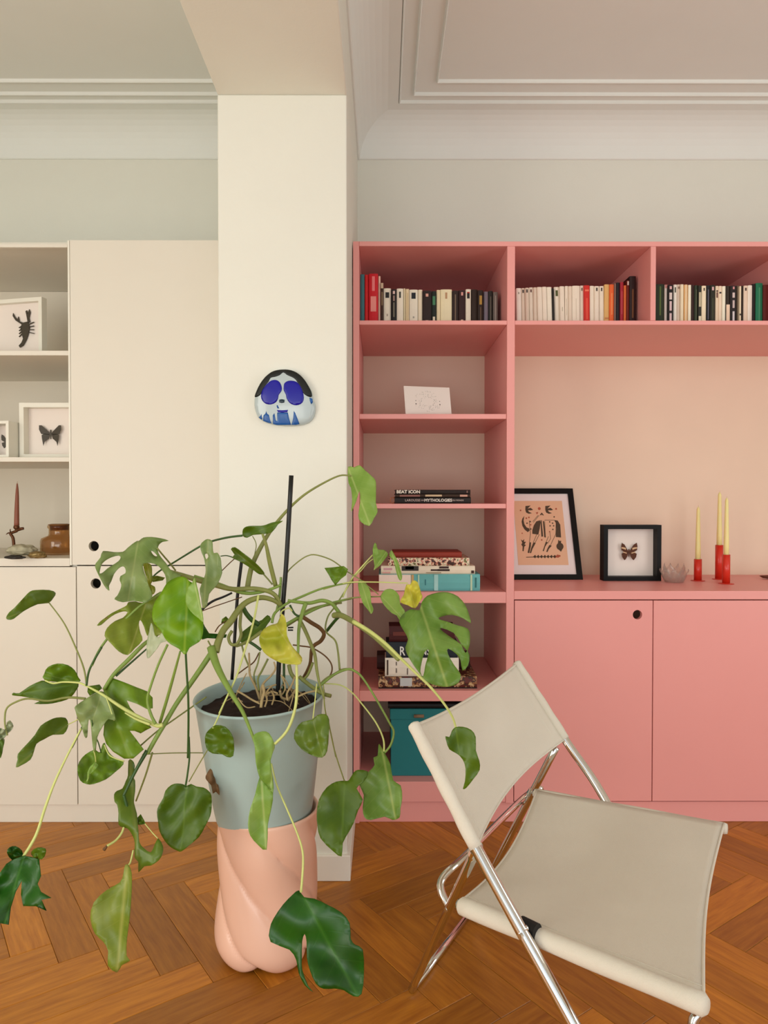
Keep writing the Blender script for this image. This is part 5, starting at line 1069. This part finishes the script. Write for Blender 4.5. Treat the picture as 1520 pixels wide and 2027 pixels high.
# ---- stems
S_ = [
 ('R2', [(470, 900), (500, 750), (560, 620), (640, 490), (740, 370), (850, 270), (980, 190), (1090, 140), (1165, 142)], [1.80, 1.88], [5.5, 4.6, 3, 2.2, 1.6], 'stemo'),
 ('C', [(605, 185), (640, 290), (680, 480), (720, 640), (740, 720)], [1.76, 1.80], [2.5, 4.5, 4.5], 'stemo'),
 ('A', [(770, 650), (860, 572), (1010, 482), (1370, 262), (1510, 200), (1720, 150), (1900, 128)], [1.76, 1.76], [1.6, 2.2], 'stemd'),
 ('A', [(830, 285), (900, 370), (985, 470), (1060, 565)], [1.69, 1.74], 1.7, 'stemo'),
 ('X', [(330, 1128), (360, 1138), (384, 1146), (420, 1156), (459, 1166), (500, 1165), (530, 1170), (546, 1180), (556, 1198)], [1.70, 1.78], [2.5, 5, 5.5, 4.5, 4.5, 4], 'stemo'),
 ('X', [(384, 1140), (430, 1155), (480, 1173), (515, 1172), (545, 1163), (556, 1157)], [1.72, 1.78], [2.5, 4, 2.5], 'stemg'),
 ('C', [(790, 900), (710, 850), (600, 825), (490, 850), (410, 900), (350, 970), (290, 1060), (215, 1150), (165, 1260), (135, 1370)], [1.78, 1.66], [4, 5, 6, 7, 7, 8], 'stemo'),
 ('R2', [(230, 1290), (255, 1380), (300, 1480), (380, 1620), (440, 1720), (495, 1850), (525, 1930)], [1.66, 1.50], [9, 7.5, 5.5, 4.5, 3.4, 3], 'stemg'),
 ('R1', [(1430, 1300), (1350, 1420), (1260, 1550), (1180, 1665), (1100, 1800), (1040, 1900), (985, 2000)], [1.66, 1.58], [6, 5, 4.6], 'stemg'),
 ('E', [(630, 40), (520, 230), (430, 400), (340, 590), (310, 650)], [1.58, 1.55], [4.4, 3.4, 3], 'stemd'),
 ('E', [(310, 650), (340, 760), (380, 920), (420, 1050), (470, 1150)], [1.55, 1.545], [3.2, 3.0], 'stemd'),
 ('R1', [(1110, 1150), (1030, 1220), (960, 1270), (860, 1370), (760, 1470), (695, 1570)], [1.62, 1.60], [3, 4.4, 3.4], 'stemg'),
 ('R1', [(985, 1295), (900, 1370), (820, 1440), (775, 1480)], [1.63, 1.61], [1.5, 2.4], 'stemd'),
 ('A', [(890, 840), (720, 945), (600, 1022), (440, 1172), (300, 1312), (190, 1440), (90, 1590), (10, 1760)], [1.62, 1.56], 2.4, 'stemg'),
 ('B', [(900, 5), (830, 125), (785, 225), (765, 345)], [1.56, 1.56], 2.2, 'stemd'),
 ('R1', [(1120, 1270), (1060, 1400), (1010, 1540), (985, 1640), (1010, 1740), (1040, 1800)], [1.56, 1.56], [2.4, 2.4, 3.4], 'stemg'),
 ('R1', [(1205, 1315), (1160, 1480), (1115, 1640), (1070, 1790)], [1.52, 1.60], [2, 3.2, 3.2], 'stemg'),
 ('R1', [(1240, 1300), (1248, 1450), (1258, 1620), (1260, 1800), (1256, 2027)], [1.58, 1.60], 2.2, 'stemd'),
 ('R3', [(1208, 190), (1212, 320), (1198, 440), (1186, 510)], [1.60, 1.595], [2.2, 1.8, 2.0], 'stemd'),
 ('R3', [(1330, 270), (1270, 370), (1210, 475)], [1.58, 1.60], 1.2, 'stemo'),
 ('R3', [(910, 302), (1100, 293), (1320, 292)], [1.68, 1.72], 1.1, 'stemo'),
 ('R1', [(1380, 1620), (1250, 1710), (1150, 1780), (1050, 1850), (940, 1945)], [1.72, 1.60], 1.6, 'stemo'),
 ('R3', [(975, 290), (930, 440), (870, 600)], [1.60, 1.62], [2, 1.6], 'stemo'),
 ('R1', [(620, 1650), (590, 1740), (545, 1830), (480, 1960)], [1.56, 1.52], 2.0, 'stemd'),
 ('R3', [(520, 135), (430, 310), (350, 480), (290, 640), (230, 820), (150, 955)], [1.53, 1.44], [2, 2.4, 3, 3.2], 'stemp'),
 ('B', [(760, 345), (900, 420), (1050, 520), (1200, 610), (1380, 695), (1440, 690)], [1.56, 1.57], [1.8, 3, 4, 4.5], 'stemp'),
 ('B', [(1105, 585), (1200, 640), (1330, 690)], [1.555, 1.56], [1.2, 3], 'stemp'),
 ('R1', [(328, 990), (430, 1130), (510, 1300), (560, 1430), (580, 1545)], [1.66, 1.58], [1.2, 1.8], 'stemo'),
 ('B', [(760, 345), (695, 320), (560, 313), (470, 325), (400, 300)], [1.57, 1.60], [2, 1.6], 'stemp'),
 ('B', [(760, 462), (640, 450), (560, 455), (420, 480), (250, 460), (140, 490), (60, 545), (42, 640), (50, 730), (66, 785)], [1.60, 1.55], [2.6, 2, 1.6], 'stemo'),
 ('B', [(600, 690), (680, 650), (740, 600)], [1.60, 1.58], 1.0, 'stemp'),
 ('B', [(812, 650), (830, 760), (870, 850), (895, 940)], [1.53, 1.54], 1.2, 'stemd'), ('B', [(830, 920), (842, 970), (848, 1020)], [1.53, 1.54], 1.2, 'stemp'),
 ('B', [(925, 870), (960, 950), (1010, 985), (1100, 1015)], [1.53, 1.53], 1.2, 'stemp'), ('B', [(940, 450), (970, 530), (1010, 655)], [1.56, 1.55], 1.2, 'stemp'),
 ('E', [(310, 1090), (280, 1170), (200, 1270), (80, 1345)], [1.52, 1.48], [2.2, 2.4], 'stemp'), ('E', [(85, 1340), (40, 1395)], [1.48, 1.48], [2.0, 3.6], 'stemb'),
 ('E', [(440, 1400), (400, 1570), (350, 1640), (310, 1800)], [1.50, 1.46], [1.6, 2.2], 'stemp'),
 ('E', [(600, 1040), (700, 1160), (775, 1240)], [1.53, 1.52], 1.0, 'stemp'),
 ('C', [(565, 800), (530, 1000), (480, 1200), (430, 1350), (350, 1600), (250, 1820), (170, 1990)], [1.68, 1.58], [2.2, 1.8], 'stemp'),
 ('R2', [(300, 1700), (270, 1770), (240, 1830)], [1.59, 1.57], 1.6, 'stemp'),
 ('R2', [(800, 1390), (803, 1560), (790, 1700), (740, 1840), (655, 1935)], [1.52, 1.50], [2.6, 3, 2.8], 'stemp'),
 ('C', [(700, 1080), (730, 980), (850, 885), (1000, 815), (1200, 735), (1400, 690), (1520, 672)], [1.76, 1.84], [3, 2.4, 1.6], 'stemg'),
 ('D', [(0, 802), (200, 740), (370, 712), (700, 712), (1060, 725)], [1.84, 1.80], [1.6, 1.1], 'stemp'),
 ('C', [(840, 1095), (1000, 1010), (1150, 935), (1300, 880), (1500, 832)], [1.78, 1.84], [3, 2.2], 'stemg'), ('D', [(60, 985), (200, 950), (400, 905), (720, 892)], [1.84, 1.82], [2, 1.2], 'stemo'),
 ('C', [(830, 1110), (960, 1030), (1080, 950), (1250, 900), (1400, 878)], [1.80, 1.86], [4.5, 3.5, 2], 'stemo'),
 ('C', [(860, 855), (960, 870), (1080, 880), (1200, 855), (1290, 880), (1340, 930), (1390, 1000)], [1.76, 1.80], [3, 3.8, 3.8], 'stemg'),
 ('C', [(850, 585), (880, 540), (960, 468), (1050, 410), (1140, 397), (1290, 445), (1400, 520)], [1.80, 1.84], 1.3, 'stemo'),
 ('D', [(290, 575), (370, 622), (450, 672), (560, 762), (690, 865)], [1.84, 1.82], 1.1, 'stemo'),
 ('R2', [(1050, 1075), (1100, 1075), (1200, 1130), (1300, 1200), (1400, 1290), (1480, 1370)], [1.80, 1.52], [6, 5, 4], 'stemo'),
 ('R7', [(0, 150), (150, 240), (300, 355), (450, 500), (600, 645), (750, 790), (880, 950), (960, 1080), (992, 1180)], [1.58, 1.10], [4.2, 3.2, 2.6, 2.2], 'stemp'),
 ('C', [(1385, 1005), (1330, 1060), (1250, 1160)], [1.80, 1.84], 3.2, 'stemd'),
 ('C', [(1510, 645), (1420, 780), (1330, 920), (1260, 1020), (1240, 1160), (1330, 1250), (1360, 1350), (1380, 1550)], [1.86, 1.80], [1.3, 2.2], 'stemo'),
 ('D', [(620, 370), (540, 455), (460, 545), (370, 650), (300, 770), (240, 900)], [1.85, 1.85], [1.3, 1.8], 'stemp'),
 ('D', [(625, 420), (545, 480), (470, 570), (400, 630)], [1.855, 1.855], 1.0, 'stemp'),
 ('C', [(1010, 1020), (1100, 1080), (1180, 1130), (1222, 1190), (1190, 1260), (1105, 1330), (1080, 1500), (1010, 1640)], [1.78, 1.86], [4, 4, 3], 'stemb'),
 ('C', [(970, 1040), (1030, 1150), (1090, 1290), (1130, 1400), (1150, 1550), (1180, 1700), (1225, 1840)], [1.80, 1.72], [4, 3.4, 2], 'stemo'),
 ('C', [(1040, 880), (1000, 1000), (970, 1150), (962, 1400)], [1.77, 1.72], [4.5, 3.4, 2.4], 'stemg'),
 ('C', [(910, 1300), (1000, 1312), (1100, 1330), (1220, 1400), (1290, 1480), (1302, 1560), (1260, 1640), (1200, 1690)], [1.84, 1.84], 1.5, 'stemb'),
 ('R2', [(940, 1560), (1050, 1472), (1140, 1435), (1185, 1445), (1240, 1490), (1330, 1630), (1420, 1790), (1450, 1855), (1430, 1940), (1390, 1992)], [1.78, 1.74], [2.6, 2.2, 2.2], 'stemg'),
 ('R2', [(960, 1530), (1090, 1540), (1170, 1590), (1240, 1670), (1330, 1790), (1380, 1900), (1385, 1985)], [1.80, 1.74], [1.2, 2], 'stemp'),
 ('R2', [(980, 1540), (990, 1700), (1020, 1820), (1050, 1960), (1062, 2020)], [1.62, 1.66], 1.3, 'stemo'), ('R4', [(972, 100), (1010, 280), (1072, 472)], [1.64, 1.66], 1.3, 'stemo'),
 ('R2', [(935, 1530), (922, 1660), (910, 1765)], [1.60, 1.56], 1.2, 'stemp'),
 ('R4', [(605, 360), (640, 500), (700, 640), (760, 780), (800, 900), (808, 1000), (795, 1185)], [1.52, 1.42], [1.6, 2, 2.6], 'stemp'),
 ('C', [(392, 960), (380, 1100), (390, 1200), (350, 1290), (290, 1292), (265, 1225), (300, 1160)], [1.74, 1.74], 3.2, 'stemo'),
 ('C', [(340, 1312), (450, 1270), (600, 1165)], [1.76, 1.76], [3, 3.6], 'stemo'),
 ('C', [(0, 960), (120, 915), (200, 888), (400, 820)], [1.79, 1.79], 1.0, 'stemb'),
 ('C', [(185, 410), (250, 405), (330, 432), (345, 445)], [1.84, 1.84], 1.1, 'stemd'), ('C', [(200, 555), (260, 495), (325, 435)], [1.84, 1.84], 1.0, 'stemb'),
 ('C', [(505, 208), (542, 290), (525, 400), (480, 620)], [1.82, 1.82], .9, 'stemo'), ('C', [(615, 590), (660, 640), (705, 695)], [1.80, 1.80], 1.6, 'stemo'),
 ('C', [(400, 900), (440, 980), (500, 1050), (570, 1095)], [1.78, 1.80], 5, 'stemd'), ('C', [(475, 1270), (530, 1305), (592, 1352)], [1.82, 1.82], 3, 'stemd'),
 ('C', [(975, 1620), (1100, 1720), (1200, 1785), (1290, 1812)], [1.80, 1.76], [4, 4.2], 'stemo'), ('C', [(1180, 1700), (1240, 1640), (1330, 1590), (1420, 1545), (1520, 1550)], [1.80, 1.80], [2, 2.4], 'stemo'),
 ('C', [(60, 1260), (95, 1320), (135, 1340)], [1.68, 1.66], 1.6, 'stemo'), ('C', [(130, 1170), (170, 1110), (240, 1060)], [1.82, 1.84], 1.2, 'stemb'),
 ('C', [(790, 1000), (800, 960), (870, 930), (900, 960)], [1.70, 1.72], 1.6, 'stemp'), ('C', [(880, 900), (930, 990), (1000, 1020)], [1.79, 1.79], 2.2, 'stemd'),
 ('C', [(790, 620), (785, 720), (770, 860), (750, 960)], [1.79, 1.79], [2.4, 3], 'stemg'),
 ('C', [(470, 1380), (475, 1500), (480, 1600), (540, 1730), (580, 1850)], [1.80, 1.76], [1.8, 2.6], 'root'), ('C', [(400, 1310), (430, 1420), (470, 1520), (480, 1560)], [1.82, 1.80], 1.8, 'stemo'),
 ('C', [(720, 1470), (735, 1540), (690, 1610), (620, 1680), (590, 1760), (600, 1850)], [1.76, 1.74], [1.6, 2.6], 'root'), ('C', [(660, 1440), (600, 1560), (560, 1640), (570, 1760)], [1.80, 1.76], 2.0, 'stemo'),
 ('C', [(580, 1370), (560, 1480), (520, 1600), (540, 1700)], [1.80, 1.78], 1.6, 'stemo'), ('C', [(360, 1590), (440, 1530), (520, 1470), (570, 1380)], [1.80, 1.84], 1.4, 'stemb'),
 ('C', [(790, 1600), (825, 1680), (830, 1750), (800, 1800)], [1.74, 1.74], 1.6, 'root'), ('C', [(930, 1620), (900, 1700), (850, 1790), (860, 1860)], [1.76, 1.72], 2.0, 'root'),
 ('C', [(780, 1760), (800, 1830), (870, 1840), (920, 1780), (960, 1700)], [1.73, 1.76], 2.6, 'root'), ('C', [(640, 1800), (700, 1770), (760, 1790)], [1.72, 1.72], 2.0, 'root'),
 ('C', [(960, 1820), (1050, 1780), (1150, 1760)], [1.72, 1.74], 2.0, 'root'), ('C', [(350, 1760), (420, 1800), (500, 1850), (580, 1890)], [1.70, 1.68], 2.0, 'root'),
 ('C', [(360, 1830), (410, 1900), (460, 1930), (530, 1920)], [1.68, 1.66], 1.2, 'root'), ('C', [(590, 1930), (600, 1850), (620, 1780), (610, 1700)], [1.67, 1.70], 3.0, 'root'),
 ('C', [(630, 1920), (650, 1850), (640, 1790), (690, 1720), (740, 1700)], [1.67, 1.74], 1.8, 'root'), ('C', [(700, 1900), (720, 1820), (690, 1760)], [1.68, 1.72], 1.6, 'root'),
 ('C', [(870, 1500), (890, 1580), (930, 1640)], [1.80, 1.80], 4, 'stemo'), ('C', [(1110, 1480), (1060, 1600), (1000, 1660)], [1.78, 1.80], 2.6, 'stemo'),
]
for fr, pts, d, r, m in S_:
    stem(fr, pts, d, r, m, 'root' if m == 'root' else 'stem')
# small roots in the pot
rn = random.Random(11)
bm = bmesh.new()
for i in range(15):
    a = rn.uniform(0, 6.28); r0 = rn.uniform(.0, .08); p0 = Vector((pot_cx + r0 * math.cos(a), DP + r0 * math.sin(a) * .8 - .02, zs_ + rn.uniform(.02, .09)))
    a2 = a + rn.uniform(-1, 1); p2 = Vector((pot_cx + (r0 + .04) * math.cos(a2), DP + (r0 + .03) * math.sin(a2) * .8 - .02, zs_ + .006)); pm = (p0 + p2) / 2 + Vector((rn.uniform(-.015, .015), rn.uniform(-.015, .015), rn.uniform(0, .03)))
    q = [Vector(v) for v in cat_rom([list(p0), list(pm), list(p2)], 5)]; tube_into(bm, q, rn.uniform(.001, .0018), 6)
tag(put('fine_roots', bm2me(bm), M['root'], plant, smooth=True), kind='stuff')
print('leaves', leafcount)
